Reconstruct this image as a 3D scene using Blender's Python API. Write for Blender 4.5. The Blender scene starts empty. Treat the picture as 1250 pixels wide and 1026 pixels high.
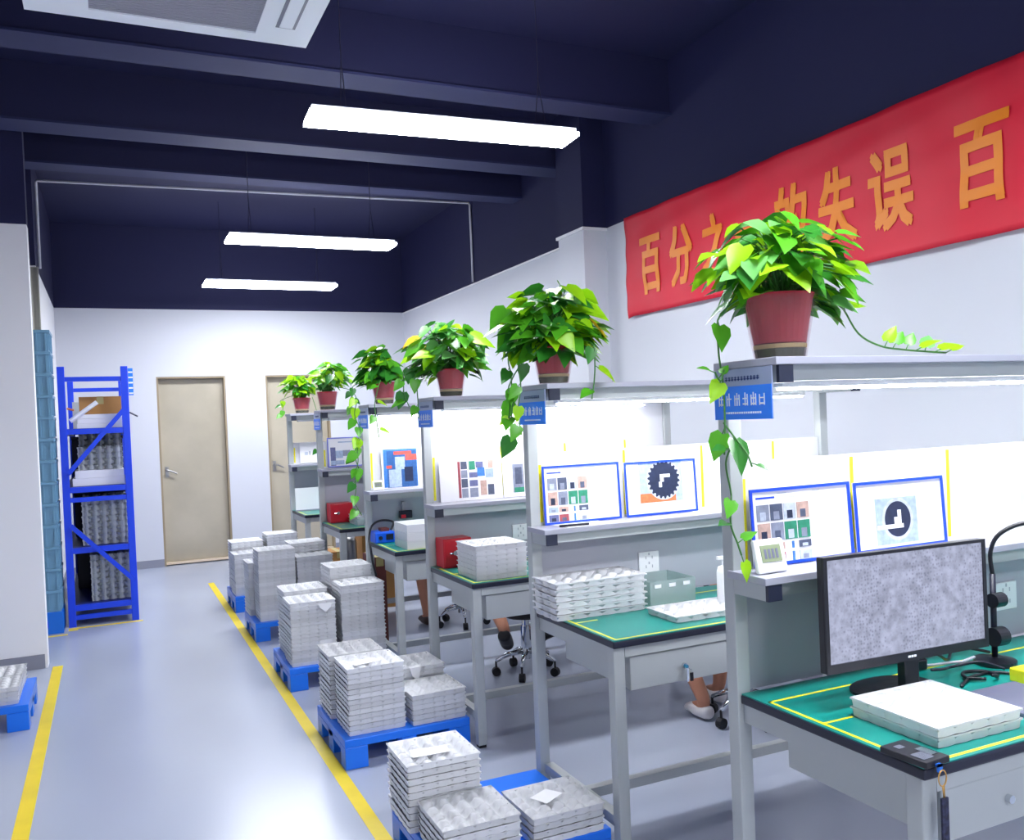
import bpy, math, random
from mathutils import Vector, Matrix
D = bpy.data
SC = bpy.context.scene
COL = SC.collection
PI = math.pi

# ------------------------------------------------------------------ materials
def lin(c):
    return tuple((x / 12.92 if x <= .04045 else ((x + .055) / 1.055) ** 2.4) for x in c)

def hexc(h):
    return lin(tuple(int(h[i:i + 2], 16) / 255 for i in (0, 2, 4)))

def newmat(name):
    m = D.materials.new(name)
    m.use_nodes = True
    nt = m.node_tree
    return m, nt, nt.nodes['Principled BSDF']

def mat(name, h, rough=.5, metal=0., spec=.5, emit=0., noise=0., nscale=20., bump=0., alpha=1., trans=0.):
    m, nt, b = newmat(name)
    c = hexc(h)
    b.inputs['Base Color'].default_value = (*c, 1)
    b.inputs['Roughness'].default_value = rough
    b.inputs['Metallic'].default_value = metal
    b.inputs['Specular IOR Level'].default_value = spec
    if emit:
        b.inputs['Emission Color'].default_value = (*c, 1)
        b.inputs['Emission Strength'].default_value = emit
    if noise or bump:
        tc = nt.nodes.new('ShaderNodeTexCoord')
        n = nt.nodes.new('ShaderNodeTexNoise')
        n.inputs['Scale'].default_value = nscale
        n.inputs['Detail'].default_value = 4
        nt.links.new(tc.outputs['Object'], n.inputs['Vector'])
        if noise:
            r = nt.nodes.new('ShaderNodeValToRGB')
            r.color_ramp.elements[0].position = .3
            r.color_ramp.elements[1].position = .7
            r.color_ramp.elements[0].color = (*[x * (1 - noise) for x in c], 1)
            r.color_ramp.elements[1].color = (*[min(1, x * (1 + noise)) for x in c], 1)
            nt.links.new(n.outputs['Fac'], r.inputs['Fac'])
            nt.links.new(r.outputs['Color'], b.inputs['Base Color'])
        if bump:
            bp = nt.nodes.new('ShaderNodeBump')
            bp.inputs['Strength'].default_value = bump
            bp.inputs['Distance'].default_value = .01
            nt.links.new(n.outputs['Fac'], bp.inputs['Height'])
            nt.links.new(bp.outputs['Normal'], b.inputs['Normal'])
    if trans:
        out = nt.nodes['Material Output']
        t = nt.nodes.new('ShaderNodeBsdfTranslucent')
        t.inputs['Color'].default_value = (*c, 1)
        mx = nt.nodes.new('ShaderNodeMixShader')
        mx.inputs[0].default_value = trans
        nt.links.new(b.outputs[0], mx.inputs[1])
        nt.links.new(t.outputs[0], mx.inputs[2])
        nt.links.new(mx.outputs[0], out.inputs['Surface'])
    return m

def clearmat(name, h, refl=.12, tint=1.0):
    m, nt, b = newmat(name)
    nt.nodes.remove(b)
    out = nt.nodes['Material Output']
    t = nt.nodes.new('ShaderNodeBsdfTransparent')
    t.inputs['Color'].default_value = (*hexc(h), 1)
    g = nt.nodes.new('ShaderNodeBsdfPrincipled')
    g.inputs['Roughness'].default_value = .12
    g.inputs['Base Color'].default_value = (.8, .85, .88, 1)
    mx = nt.nodes.new('ShaderNodeMixShader')
    mx.inputs[0].default_value = refl
    nt.links.new(t.outputs[0], mx.inputs[1])
    nt.links.new(g.outputs[0], mx.inputs[2])
    nt.links.new(mx.outputs[0], out.inputs['Surface'])
    return m

PAINT_Z = 2.846
def wallmat(name, white, navy):
    """white wall paint below the paint line, dark navy above it"""
    m, nt, b = newmat(name)
    b.inputs['Roughness'].default_value = .75
    ge = nt.nodes.new('ShaderNodeNewGeometry')
    sp = nt.nodes.new('ShaderNodeSeparateXYZ')
    nt.links.new(ge.outputs['Position'], sp.inputs[0])
    gt = nt.nodes.new('ShaderNodeMath'); gt.operation = 'GREATER_THAN'
    gt.inputs[1].default_value = PAINT_Z
    nt.links.new(sp.outputs['Z'], gt.inputs[0])
    mx = nt.nodes.new('ShaderNodeMix'); mx.data_type = 'RGBA'
    mx.inputs['A'].default_value = (*hexc(white), 1)
    mx.inputs['B'].default_value = (*hexc(navy), 1)
    nt.links.new(gt.outputs[0], mx.inputs['Factor'])
    nt.links.new(mx.outputs['Result'], b.inputs['Base Color'])
    n = nt.nodes.new('ShaderNodeTexNoise'); n.inputs['Scale'].default_value = 60
    bp = nt.nodes.new('ShaderNodeBump'); bp.inputs['Strength'].default_value = .05
    nt.links.new(ge.outputs['Position'], n.inputs['Vector'])
    nt.links.new(n.outputs['Fac'], bp.inputs['Height'])
    nt.links.new(bp.outputs['Normal'], b.inputs['Normal'])
    return m

def floormat():
    m, nt, b = newmat('epoxy_floor')
    ge = nt.nodes.new('ShaderNodeNewGeometry')
    mp = nt.nodes.new('ShaderNodeMapping')
    mp.inputs['Scale'].default_value = (1.2, .5, 1)
    nt.links.new(ge.outputs['Position'], mp.inputs['Vector'])
    n = nt.nodes.new('ShaderNodeTexNoise'); n.inputs['Scale'].default_value = 1.3; n.inputs['Detail'].default_value = 1.5
    nt.links.new(mp.outputs[0], n.inputs['Vector'])
    r = nt.nodes.new('ShaderNodeValToRGB')
    r.color_ramp.elements[0].position = .3; r.color_ramp.elements[0].color = (*hexc(FLOOR_A), 1)
    r.color_ramp.elements[1].position = .72; r.color_ramp.elements[1].color = (*hexc(FLOOR_B), 1)
    nt.links.new(n.outputs['Fac'], r.inputs['Fac'])
    nt.links.new(r.outputs['Color'], b.inputs['Base Color'])
    r2 = nt.nodes.new('ShaderNodeMapRange')
    r2.inputs['To Min'].default_value = .24; r2.inputs['To Max'].default_value = .27
    nt.links.new(n.outputs['Fac'], r2.inputs['Value'])
    nt.links.new(r2.outputs[0], b.inputs['Roughness'])
    b.inputs['Specular IOR Level'].default_value = .5
    return m

FLOOR_A, FLOOR_B = 'a7aec0', 'b4bbcb'
M = {}
M['floor'] = floormat()
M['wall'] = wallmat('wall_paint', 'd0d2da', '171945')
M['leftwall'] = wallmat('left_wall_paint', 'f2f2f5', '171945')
M['ceil'] = mat('ceiling_navy', '191b44', .7)
M['beam'] = mat('beam_lit_navy', '262b55', .7)  # ceiling navy made lighter, as if lit from below
M['white'] = mat('white_paint', 'ecedf0', .45)
M['cream'] = mat('cream_fabric', 'd8d6cb', .8)
M['base'] = mat('grey_baseboard', '8d8f9c', .5)
M['yellow'] = mat('yellow_floor_tape', 'f0d418', .45, noise=.06, nscale=6)
M['door'] = mat('plywood_door', 'b2a996', .55, noise=.10, nscale=2.3)
M['frame'] = mat('door_reveal', '9a8a70', .6, noise=.08, nscale=3)
M['sill'] = mat('threshold_wood', 'e0cdb4', .4)
M['steel'] = mat('brushed_steel', 'a8a8a8', .3, metal=1)
M['chrome'] = mat('chrome', 'd8dce0', .12, metal=1)
M['lamp'] = mat('lamp_diffuser', 'f4f8ff', .5, emit=30)
M['lampframe'] = mat('lamp_frame', 'c8ccd8', .4)
M['tube'] = mat('bench_led_tube', 'fbfcff', .5, emit=26)
M['cord'] = mat('cord_grey', '32324a', .6)
M['conduit'] = mat('conduit_white', 'c9c9d2', .5)
M['ac'] = mat('ac_white', 'f6f9ff', .4)
M['acgrille'] = mat('ac_grille_grey', 'b2b2bd', .6)
M['acdark'] = mat('ac_slot', '8c8c98', .6)
M['bench'] = mat('bench_powder_coat', 'b5babb', .42)
M['benchw'] = mat('bench_shelf_board', 'a9aab8', .4)
M['panel'] = mat('bench_panel_grey', 'aeb0bb', .45)
M['panelw'] = mat('bench_panel_white', 'e6e6ec', .4)
M['cap'] = mat('black_end_cap', '20263c', .5)
M['edge'] = mat('table_edge_black', '161a30', .35)
M['mat'] = mat('green_rubber_mat', '0f8d82', .3)
M['tape'] = mat('yellow_line_tape', 'f6ee2a', .4)
M['tray'] = mat('white_plastic_tray', 'f0f1f5', .28, trans=.25)
def traymat(name, h, rough, var):
    m = mat(name, h, rough, trans=.18)
    nt = m.node_tree; b = nt.nodes['Principled BSDF']
    oi = nt.nodes.new('ShaderNodeObjectInfo'); mr = nt.nodes.new('ShaderNodeMapRange')
    mr.inputs['To Min'].default_value = 1 - var; mr.inputs['To Max'].default_value = 1
    nt.links.new(oi.outputs['Random'], mr.inputs['Value'])
    sc = nt.nodes.new('ShaderNodeVectorMath'); sc.operation = 'SCALE'; sc.inputs[0].default_value = hexc(h)
    nt.links.new(mr.outputs[0], sc.inputs['Scale']); nt.links.new(sc.outputs[0], b.inputs['Base Color'])
    return m
M['tray'] = traymat('white_plastic_tray', 'f1f2f6', .28, .22)
M['trayclear'] = mat('frosted_plastic_tray', 'd2d6d8', .2, trans=.3)
M['pallet'] = mat('blue_pallet', '1274ee', .32)
M['rack'] = mat('rack_blue', '1044e6', .35)
M['rackshelf'] = mat('rack_shelf_dark', '1c2a78', .5)
M['crate'] = mat('crate_blue_grey', '6f9dba', .4, noise=.06, nscale=5)
M['dolly'] = mat('dolly_blue', '0a6fdc', .4)
M['carton'] = mat('brown_carton', 'c08a4c', .7, noise=.05, nscale=8)
M['redbox'] = mat('red_enamel', 'd0142c', .35)
M['blue'] = mat('blue_plastic', '0a5ae0', .35)
M['navybox'] = mat('dark_device', '1a1c30', .4)
M['black'] = mat('black_plastic', '14151f', .35)
M['blackm'] = mat('black_rubber', '0e0f18', .6)
M['banner'] = mat('red_banner_cloth', 'd40f30', .6, noise=.04, nscale=3)
M['gold'] = mat('banner_gold_lettering', 'ea8418', .5, spec=.4)
M['paper'] = mat('white_paper', 'f4f4f8', .6)
M['bframe'] = mat('blue_poster_frame', '1048e4', .4)
M['lavframe'] = mat('lavender_poster_frame', '6f78e0', .4)
M['soil'] = mat('potting_soil', '3a2a20', .9)
M['potred'] = mat('red_inner_pot', 'bb0a2c', .4)
M['potclear'] = clearmat('clear_outer_pot', 'f8f2f4', .05)
M['water'] = mat('pot_water', '3f4a2c', .15)
M['sand'] = mat('pot_sand_band', 'c8b878', .5)
M['bin'] = clearmat('clear_bin', 'dcebe6', .25)
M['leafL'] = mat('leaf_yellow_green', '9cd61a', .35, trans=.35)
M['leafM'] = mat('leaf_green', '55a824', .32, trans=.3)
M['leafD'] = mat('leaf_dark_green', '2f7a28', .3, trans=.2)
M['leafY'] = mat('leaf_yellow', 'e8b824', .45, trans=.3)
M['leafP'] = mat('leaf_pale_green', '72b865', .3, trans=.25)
M['stem'] = mat('plant_stem', '3f7a34', .5)
M['signb'] = mat('sign_blue', '2484ff', .35)
M['signg'] = mat('sign_grey_acrylic', '9aa6c4', .3)
M['signw'] = mat('sign_white', 'f2f6ff', .4)
M['signn'] = mat('sign_navy_print', '26407c', .4)
M['lcd'] = mat('lcd_green', '8e9a78', .25)
M['skin'] = mat('skin', 'c98a6c', .5)
M['hair'] = mat('black_hair', '15121a', .45)
M['trousers'] = mat('black_trousers', '17182a', .8)
M['jeans'] = mat('blue_trousers', '2a56b0', .8)
M['smock'] = mat('blue_work_smock', '3c66b8', .8)
M['shoe'] = mat('black_shoe', '17161e', .45)
M['sneaker'] = mat('white_sneaker', 'e2dcdc', .6)
M['brownshoe'] = mat('brown_shoe', '4a3a34', .5)
M['lashes'] = mat('face_dark', '2a1c1c', .5)
M['lips'] = mat('lips', 'a8524c', .5)
M['teal'] = mat('teal_key', '1a7a9c', .3)
M['blueclip'] = mat('blue_clip', '2a78e8', .35)
M['strap'] = mat('patterned_strap', '2a2c48', .7, noise=.8, nscale=90)
M['brass'] = mat('brass', 'd8a860', .3, metal=.8)
M['greyplate'] = mat('grey_plate', '6b6d84', .5)
M['maroon'] = mat('maroon_carton', '6e3630', .7)
for k, h in dict(p1='8c93a8', p2='4f5870', p3='c8a89c', p4='2e8c6c', p5='6a6f9c', p6='a24a52', p7='c2cbdc', p8='1f2a48', p9='3f7fd0', p10='e05a50', p11='d87c4c', p12='a9bcd8', p13='2f5f9c').items():
    M[k] = mat('photo_print_' + k[1:], h, .5, noise=.18, nscale=60)

def screenmat():
    m, nt, b = newmat('screen_pattern')
    tc = nt.nodes.new('ShaderNodeTexCoord')
    v = nt.nodes.new('ShaderNodeTexVoronoi'); v.inputs['Scale'].default_value = 105; v.inputs['Randomness'].default_value = .55
    nt.links.new(tc.outputs['Object'], v.inputs['Vector'])
    n = nt.nodes.new('ShaderNodeTexNoise'); n.inputs['Scale'].default_value = 45; n.inputs['Detail'].default_value = 3
    nt.links.new(tc.outputs['Object'], n.inputs['Vector'])
    r = nt.nodes.new('ShaderNodeValToRGB')
    r.color_ramp.elements[0].position = .1; r.color_ramp.elements[0].color = (*hexc('82869e'), 1)
    r.color_ramp.elements[1].position = .42; r.color_ramp.elements[1].color = (*hexc('a9aec6'), 1)
    nt.links.new(v.outputs['Distance'], r.inputs['Fac'])
    r2 = nt.nodes.new('ShaderNodeMapRange'); r2.inputs['From Min'].default_value = .3; r2.inputs['From Max'].default_value = .7
    r2.inputs['To Min'].default_value = .72; r2.inputs['To Max'].default_value = 1.3
    nt.links.new(n.outputs['Fac'], r2.inputs['Value'])
    mx = nt.nodes.new('ShaderNodeVectorMath'); mx.operation = 'SCALE'
    nt.links.new(r.outputs['Color'], mx.inputs[0]); nt.links.new(r2.outputs[0], mx.inputs['Scale'])
    b.inputs['Base Color'].default_value = (.02, .02, .03, 1)
    b.inputs['Roughness'].default_value = .4
    nt.links.new(mx.outputs[0], b.inputs['Emission Color'])
    b.inputs['Emission Strength'].default_value = .42
    return m
M['screen'] = screenmat()

# ------------------------------------------------------------------ mesh builder
def tops(o):
    while o.parent is not None:
        o = o.parent
    return o

class MB:
    def __init__(s):
        s.v = []; s.f = []; s.m = []
    def add(s, vs, fs, m=0):
        b = len(s.v); s.v += [Vector(p) for p in vs]
        for f in fs:
            s.f.append(tuple(b + i for i in f)); s.m.append(m)
    def box(s, x0, y0, z0, x1, y1, z1, m=0, mx=None):
        if x0 > x1: x0, x1 = x1, x0
        if y0 > y1: y0, y1 = y1, y0
        if z0 > z1: z0, z1 = z1, z0
        vs = [Vector(p) for p in ((x0, y0, z0), (x1, y0, z0), (x1, y1, z0), (x0, y1, z0), (x0, y0, z1), (x1, y0, z1), (x1, y1, z1), (x0, y1, z1))]
        if mx is not None: vs = [mx @ p for p in vs]
        s.add(vs, [(0, 3, 2, 1), (4, 5, 6, 7), (0, 1, 5, 4), (1, 2, 6, 5), (2, 3, 7, 6), (3, 0, 4, 7)], m)
        return s
    def cyl(s, p0, p1, r0, r1=None, n=16, m=0, caps=True):
        r1 = r0 if r1 is None else r1
        p0 = Vector(p0); p1 = Vector(p1); a = (p1 - p0).normalized()
        u = a.orthogonal().normalized(); w = a.cross(u)
        vs = []
        for p, r in ((p0, r0), (p1, r1)):
            for i in range(n):
                t = 2 * PI * i / n
                vs.append(p + (u * math.cos(t) + w * math.sin(t)) * r)
        fs = [(i, (i + 1) % n, n + (i + 1) % n, n + i) for i in range(n)]
        if caps:
            fs += [tuple(reversed(range(n))), tuple(range(n, 2 * n))]
        s.add(vs, fs, m); return s
    def lathe(s, c, prof, n=20, m=0):
        """prof: list of (r, z) from bottom to top, around the vertical axis at c"""
        c = Vector(c); vs = []
        for r, z in prof:
            for i in range(n):
                t = 2 * PI * i / n
                vs.append(c + Vector((r * math.cos(t), r * math.sin(t), z)))
        fs = []
        for k in range(len(prof) - 1):
            for i in range(n):
                fs.append((k * n + i, k * n + (i + 1) % n, (k + 1) * n + (i + 1) % n, (k + 1) * n + i))
        s.add(vs, fs, m); return s
    def tube(s, pts, r, n=6, m=0):
        pts = [Vector(p) for p in pts]
        rs = r if isinstance(r, (list, tuple)) else [r] * len(pts)
        prev = None; vs = []
        for i, p in enumerate(pts):
            a = (pts[min(i + 1, len(pts) - 1)] - pts[max(i - 1, 0)]).normalized()
            u = a.orthogonal().normalized() if prev is None else (prev - a * prev.dot(a)).normalized()
            prev = u; w = a.cross(u)
            for k in range(n):
                t = 2 * PI * k / n
                vs.append(p + (u * math.cos(t) + w * math.sin(t)) * rs[i])
        fs = []
        for i in range(len(pts) - 1):
            for k in range(n):
                fs.append((i * n + k, i * n + (k + 1) % n, (i + 1) * n + (k + 1) % n, (i + 1) * n + k))
        fs += [tuple(reversed(range(n))), tuple(range((len(pts) - 1) * n, len(pts) * n))]
        s.add(vs, fs, m); return s
    def ball(s, c, r, nu=12, nv=8, m=0, sc=(1, 1, 1)):
        prof = []
        c = Vector(c); vs = []
        for j in range(nv + 1):
            th = PI * j / nv
            for i in range(nu):
                t = 2 * PI * i / nu
                vs.append(c + Vector((r * sc[0] * math.sin(th) * math.cos(t), r * sc[1] * math.sin(th) * math.sin(t), -r * sc[2] * math.cos(th))))
        fs = []
        for j in range(nv):
            for i in range(nu):
                fs.append((j * nu + i, j * nu + (i + 1) % nu, (j + 1) * nu + (i + 1) % nu, (j + 1) * nu + i))
        s.add(vs, fs, m); return s
    def xf(s, mx, start=0):
        for i in range(start, len(s.v)): s.v[i] = mx @ s.v[i]
        return s
    def build(s, name, mats, parent=None, loc=None, smooth=False, bevel=0.):
        org = Vector(tops(parent).location) if parent is not None else Vector(loc or (0, 0, 0))
        me = D.meshes.new(name)
        me.from_pydata([tuple(p - org) for p in s.v], [], s.f)
        if not isinstance(mats, (list, tuple)): mats = [mats]
        for m in mats: me.materials.append(m)
        for p, k in zip(me.polygons, s.m):
            p.material_index = k
            p.use_smooth = smooth
        me.update()
        o = D.objects.new(name, me); COL.objects.link(o)
        if parent is not None: o.parent = parent
        else: o.location = org
        if bevel:
            b = o.modifiers.new('bevel', 'BEVEL'); b.width = bevel; b.segments = 2; b.limit_method = 'ANGLE'
        return o

def tag(o, label=None, cat=None, group=None, kind=None):
    if label: o['label'] = label
    if cat: o['category'] = cat
    if group: o['group'] = group
    if kind: o['kind'] = kind
    return o

def empty(name, loc, label, cat, group=None):
    o = D.objects.new(name, None); COL.objects.link(o)
    o.location = loc; o.empty_display_size = .1
    return tag(o, label, cat, group)

def struct(name, mb, m, parent=None, **kw):
    o = mb.build(name, m, parent, **kw)
    if parent is None: o['kind'] = 'structure'
    return o

def catmull(pts, sub=6):
    pts = [Vector(p) for p in pts]
    P = [pts[0]] + pts + [pts[-1]]
    out = []
    for i in range(1, len(P) - 2):
        for k in range(sub):
            t = k / sub
            a, b, c, d = P[i - 1], P[i], P[i + 1], P[i + 2]
            out.append(.5 * ((2 * b) + (c - a) * t + (2 * a - 5 * b + 4 * c - d) * t * t + (3 * b - a - 3 * c + d) * t ** 3))
    out.append(pts[-1]); return out

# ------------------------------------------------------------------ the room
XR, YB, ZC = 3.36, 10.6, 3.75
YN = -3.0
XL = -1.9
m = MB().box(XL - .1, YN, -.1, XR + .3, YB + .3, 0); struct('floor', m, M['floor'])
m = MB().box(XL - .1, YN, ZC, XR + .3, YB + .3, ZC + .1); struct('ceiling', m, M['ceil'])
# back wall with two door openings
DX = [(.495, 1.224), (1.666, 2.40)]
ZD = 2.10
m = MB()
xs = [-.7, DX[0][0], DX[0][1], DX[1][0], DX[1][1], XR + .3]
for i in range(5):
    if i in (1, 3): m.box(xs[i], YB, ZD, xs[i + 1], YB + .22, ZC)
    else: m.box(xs[i], YB, 0, xs[i + 1], YB + .22, ZC)
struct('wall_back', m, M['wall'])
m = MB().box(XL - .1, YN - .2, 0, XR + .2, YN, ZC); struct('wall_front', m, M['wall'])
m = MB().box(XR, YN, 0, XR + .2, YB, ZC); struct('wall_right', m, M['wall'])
m = MB().box(-.67, 8.02, 0, -.47, YB, ZC).box(XL, 8.02, 0, -.67, 8.22, ZC).box(XL - .1, YN, 0, XL, 8.22, ZC); struct('wall_left', m, M['leftwall'])
m = MB().box(-1.3, 6.49, 0, -.42, 6.62, ZC); struct('column', m, M['leftwall'])
m = MB().box(3.17, 5.65, 0, XR, 6.04, ZC); struct('column', m, M['wall'])
m = MB().box(3.155, 5.635, PAINT_Z - .02, XR, 6.055, PAINT_Z).box(XR - .012, 6.055, PAINT_Z - .016, XR, YB, PAINT_Z - .002); struct('trim_1', m, M['white'])
# ledge along the near part of the wall
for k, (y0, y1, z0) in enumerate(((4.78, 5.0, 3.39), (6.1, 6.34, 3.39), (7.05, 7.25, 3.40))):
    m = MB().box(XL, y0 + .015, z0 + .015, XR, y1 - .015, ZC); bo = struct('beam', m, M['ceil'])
    MB().box(XL, y0, z0, XR, y1, z0 + .015).build('lit_underside', M['beam'], bo)  # strip in lighter colour paints the floor's bounce light on the beam underside
m = MB()
for x0, x1 in ((-.47, DX[0][0]), (DX[0][1], DX[1][0]), (DX[1][1], XR)): m.box(x0, YB - .012, 0, x1, YB, .085)
struct('baseboard_back', m, M['base'])
m = MB().box(XR - .012, 6.05, 0, XR, YB - .013, .085).box(XR - .012, YN, 0, XR, 5.64, .085); struct('baseboard_right', m, M['base'])
m = MB().box(-.47, 8.02, 0, -.458, YB - .013, .085); struct('baseboard_left', m, M['base'])
m = MB().box(-1.0, 6.478, 0, -.435, 6.49, .09); struct('baseboard_column', m, M['base'])
for n, (x0, x1) in enumerate(DX, 1):
    m = MB().box(x0 + .02, YB + .10, .04, x1 - .02, YB + .14, ZD - .02); d = struct('door_%d' % n, m, M['door'])
    m = MB().box(x0, YB + .005, 0, x0 + .02, YB + .20, ZD).box(x1 - .02, YB + .005, 0, x1, YB + .20, ZD).box(x0 + .02, YB + .005, ZD - .02, x1 - .02, YB + .20, ZD)
    m.build('door_frame', M['frame'], d)
    m = MB().box(x0 + .02, YB + .03, .012, x1 - .02, YB + .18, .036); m.build('threshold', M['sill'], d)
    hx = x0 + .075
    m = MB().box(hx - .018, YB + .09, .98, hx + .018, YB + .10, 1.10).cyl((hx, YB + .10, 1.06), (hx, YB + .05, 1.06), .01).tube([(hx, YB + .05, 1.06), (hx + .03, YB + .05, 1.055), (hx + .10, YB + .052, 1.02)], .009, 8)
    m.build('door_handle', M['steel'], d, smooth=False)
    m = MB().box(x0 - .05, YB + .215, -.02, x1 + .05, YB + .23, ZD + .05); m.build('door_backing', M['black'], d)
# cream curtain on the recess wall
m = MB()
N = 60
vs = []; fs = []
for i in range(N + 1):
    x = -1.3 + .85 * i / N
    y = 7.985 + .022 * math.sin(i * .9)
    vs += [(x, y, 1.2), (x, y, 2.83)]
    if i: fs.append((2 * i - 2, 2 * i, 2 * i + 1, 2 * i - 1))
m.add(vs, fs); c = m.build('curtain', M['cream'], loc=(-.87, 7.985, 1.2), smooth=True)
sm = c.modifiers.new('thickness', 'SOLIDIFY'); sm.thickness = .004
tag(c, 'cream curtain hanging in the recess above the blue crate tower', 'curtain')

# floor tape
def strip(name, x0, y0, x1, y1):
    struct(name, MB().box(x0, y0, 0, x1, y1, .0015), M['yellow'])
m = MB()
m.add([(.79, -1, 0.0015), (.845, -1, .0015), (.862, 9.15, .0015), (.807, 9.15, .0015), (.79, -1, 0), (.845, -1, 0), (.862, 9.15, 0), (.807, 9.15, 0)],
      [(0, 1, 2, 3), (4, 5, 1, 0), (5, 6, 2, 1), (6, 7, 3, 2), (7, 4, 0, 3)])
struct('floor_marking', m, M['yellow'])
strip('floor_marking', -.393, -1, -.334, 6.487)
strip('floor_marking', -.345, 7.60, -.28, 7.66)
strip('floor_marking', -.345, 7.66, .18, 7.70)
strip('floor_marking', -.50, 7.46, -.345, 7.50)

# conduit
m = MB().tube([(-.455, 8.0, 2.2), (-.455, 8.0, 3.55)], .014, 8)
m.v.clear(); m.f.clear(); m.m.clear()
m.tube([(-.45, 8.24, 2.86), (-.45, 8.24, 3.56), (-.44, 8.24, 3.575), (3.33, 8.24, 3.64), (3.345, 8.24, 3.62), (3.345, 8.24, 2.86)], .011, 8)
tag(m.build('conduit', M['conduit'], loc=(3.345, 8.24, 2.86), smooth=True), 'thin pale cable conduit running across the dark ceiling and down the wall', 'conduit')

# ceiling lamps
def lamp(y, z, x0, x1, w, label, turn=0.):
    xc = (x0 + x1) / 2
    t = empty('pendant_light', (xc, y, z), label, 'light', 'linear pendant lights under the dark ceiling')
    m = MB().box(x0, y - w / 2, z, x1, y + w / 2, z + .020)
    d = m.build('diffuser', M['lamp'], t)
    m = MB().box(x0 + .01, y - w / 2 + .01, z + .020, x1 - .01, y + w / 2 - .01, z + .045)
    m.build('housing', M['lampframe'], t, bevel=.004)
    for x in (x0 + .17, x1 - .17):
        m = MB().tube([(x, y - w * .35, z + .045), (x, y, z + .30)], .0025, 5).tube([(x, y + w * .35, z + .045), (x, y, z + .30)], .0025, 5).tube([(x, y, z + .30), (x, y, ZC)], .003, 5)
        m.build('cord', M['cord'], t)
    t.rotation_euler = (0, 0, turn)
lamp(4.11, 2.9, .89, 2.23, .21, 'long white pendant light, largest of the three lit ones', turn=-.06)
lamp(6.97, 2.9, .86, 2.14, .25, 'white pendant light, middle one of the three lit ones')
lamp(9.28, 2.92, .91, 2.20, .30, 'white pendant light, last of the three lit ones before the back wall')
lamp(1.10, 2.9, .89, 2.20, .27, 'white pendant light hanging over the monitor bench')
lamp(-1.6, 2.9, .89, 2.20, .27, 'white pendant light hanging over the room entrance')

# ceiling air conditioner
t = empty('air_conditioner', (.28, 3.0, 2.95), 'white ceiling cassette air conditioner with grey intake grille', 'air conditioner')
ax0, ax1, ay0, ay1, az = -.20, .757, 2.53, 3.485, 2.95
m = MB()
m.box(ax0, ay0, az, ax0 + .20, ay1, az + .03).box(ax1 - .20, ay0, az, ax1, ay1, az + .03)
m.box(ax0 + .199, ay0, az, ax1 - .199, ay0 + .07, az + .03).box(ax0 + .199, ay1 - .07, az, ax1 - .199, ay1, az + .03)
m.build('panel', M['ac'], t)
m = MB().box(ax0 + .06, ay0 + .06, az + .03, ax1 - .06, ay1 - .06, ZC - .3); m.build('casing', M['ac'], t)
m = MB()
gx0, gx1, gy0, gy1 = ax0 + .20, ax1 - .20, ay0 + .07, ay1 - .07
m.box(gx0, gy0, az + .012, gx1, gy1, az + .02)
for i in range(60):
    y = gy0 + (gy1 - gy0) * (i + .5) / 60
    m.box(gx0, y - .0025, az + .004, gx1, y + .0025, az + .012)
m.build('grille', M['acgrille'], t)
for (x0, y0, x1, y1) in ((ax1 - .14, gy0 + .08, ax1 - .07, gy1 - .08), (ax0 + .07, gy0 + .08, ax0 + .14, gy1 - .08)):
    m = MB().box(x0, y0, az - .002, x1, y1, az + .003); f = m.build('louver', M['acdark'], t)
    m = MB().box(x0 + .012, y0 + .012, az - .006, x1 - .012, y1 - .012, az - .002); m.build('vane', M['ac'], f)
m = MB()
for sx in (ax0 + .15, ax1 - .15):
    for sy in (ay0 + .15, ay1 - .15): m.cyl((sx, sy, ZC - .3), (sx, sy, ZC), .006, n=8)
m.build('hanger', M['cord'], t)

# ------------------------------------------------------------------ banner
def wav(y, z):
    return .006 * math.sin(7 * y + 9 * z) + .004 * math.sin(17 * y - 6 * z) + .003 * math.sin(31 * z + 4 * y)
def bx(y, z): return XR - .03 - wav(y, z)
t = empty('hanging_banner', (XR - .03, 3.2, 2.155), 'long red cloth banner with gold slogan characters high on the wall', 'banner')
y0, y1 = 1.2, 5.345
NY, NZ = 160, 24
vs = []; fs = []
for i in range(NY + 1):
    y = y1 + (y0 - y1) * i / NY
    zb = 2.158 + (.0 if i > 3 else -.012 * (3 - i) / 3); zt = 2.852 - .006 * math.sin(PI * min(1, i / 110))
    for j in range(NZ + 1):
        z = zb + (zt - zb) * j / NZ
        vs.append((bx(y, z), y + .012 * math.sin(5 * z) * (i == 0), z))
for i in range(NY):
    for j in range(NZ):
        a = i * (NZ + 1) + j
        fs.append((a, a + NZ + 1, a + NZ + 2, a + 1))
m = MB(); m.add(vs, fs)
cl = m.build('cloth', M['banner'], t, smooth=True)
sm = cl.modifiers.new('thickness', 'SOLIDIFY'); sm.thickness = .002; sm.offset = -1
import bmesh
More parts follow.
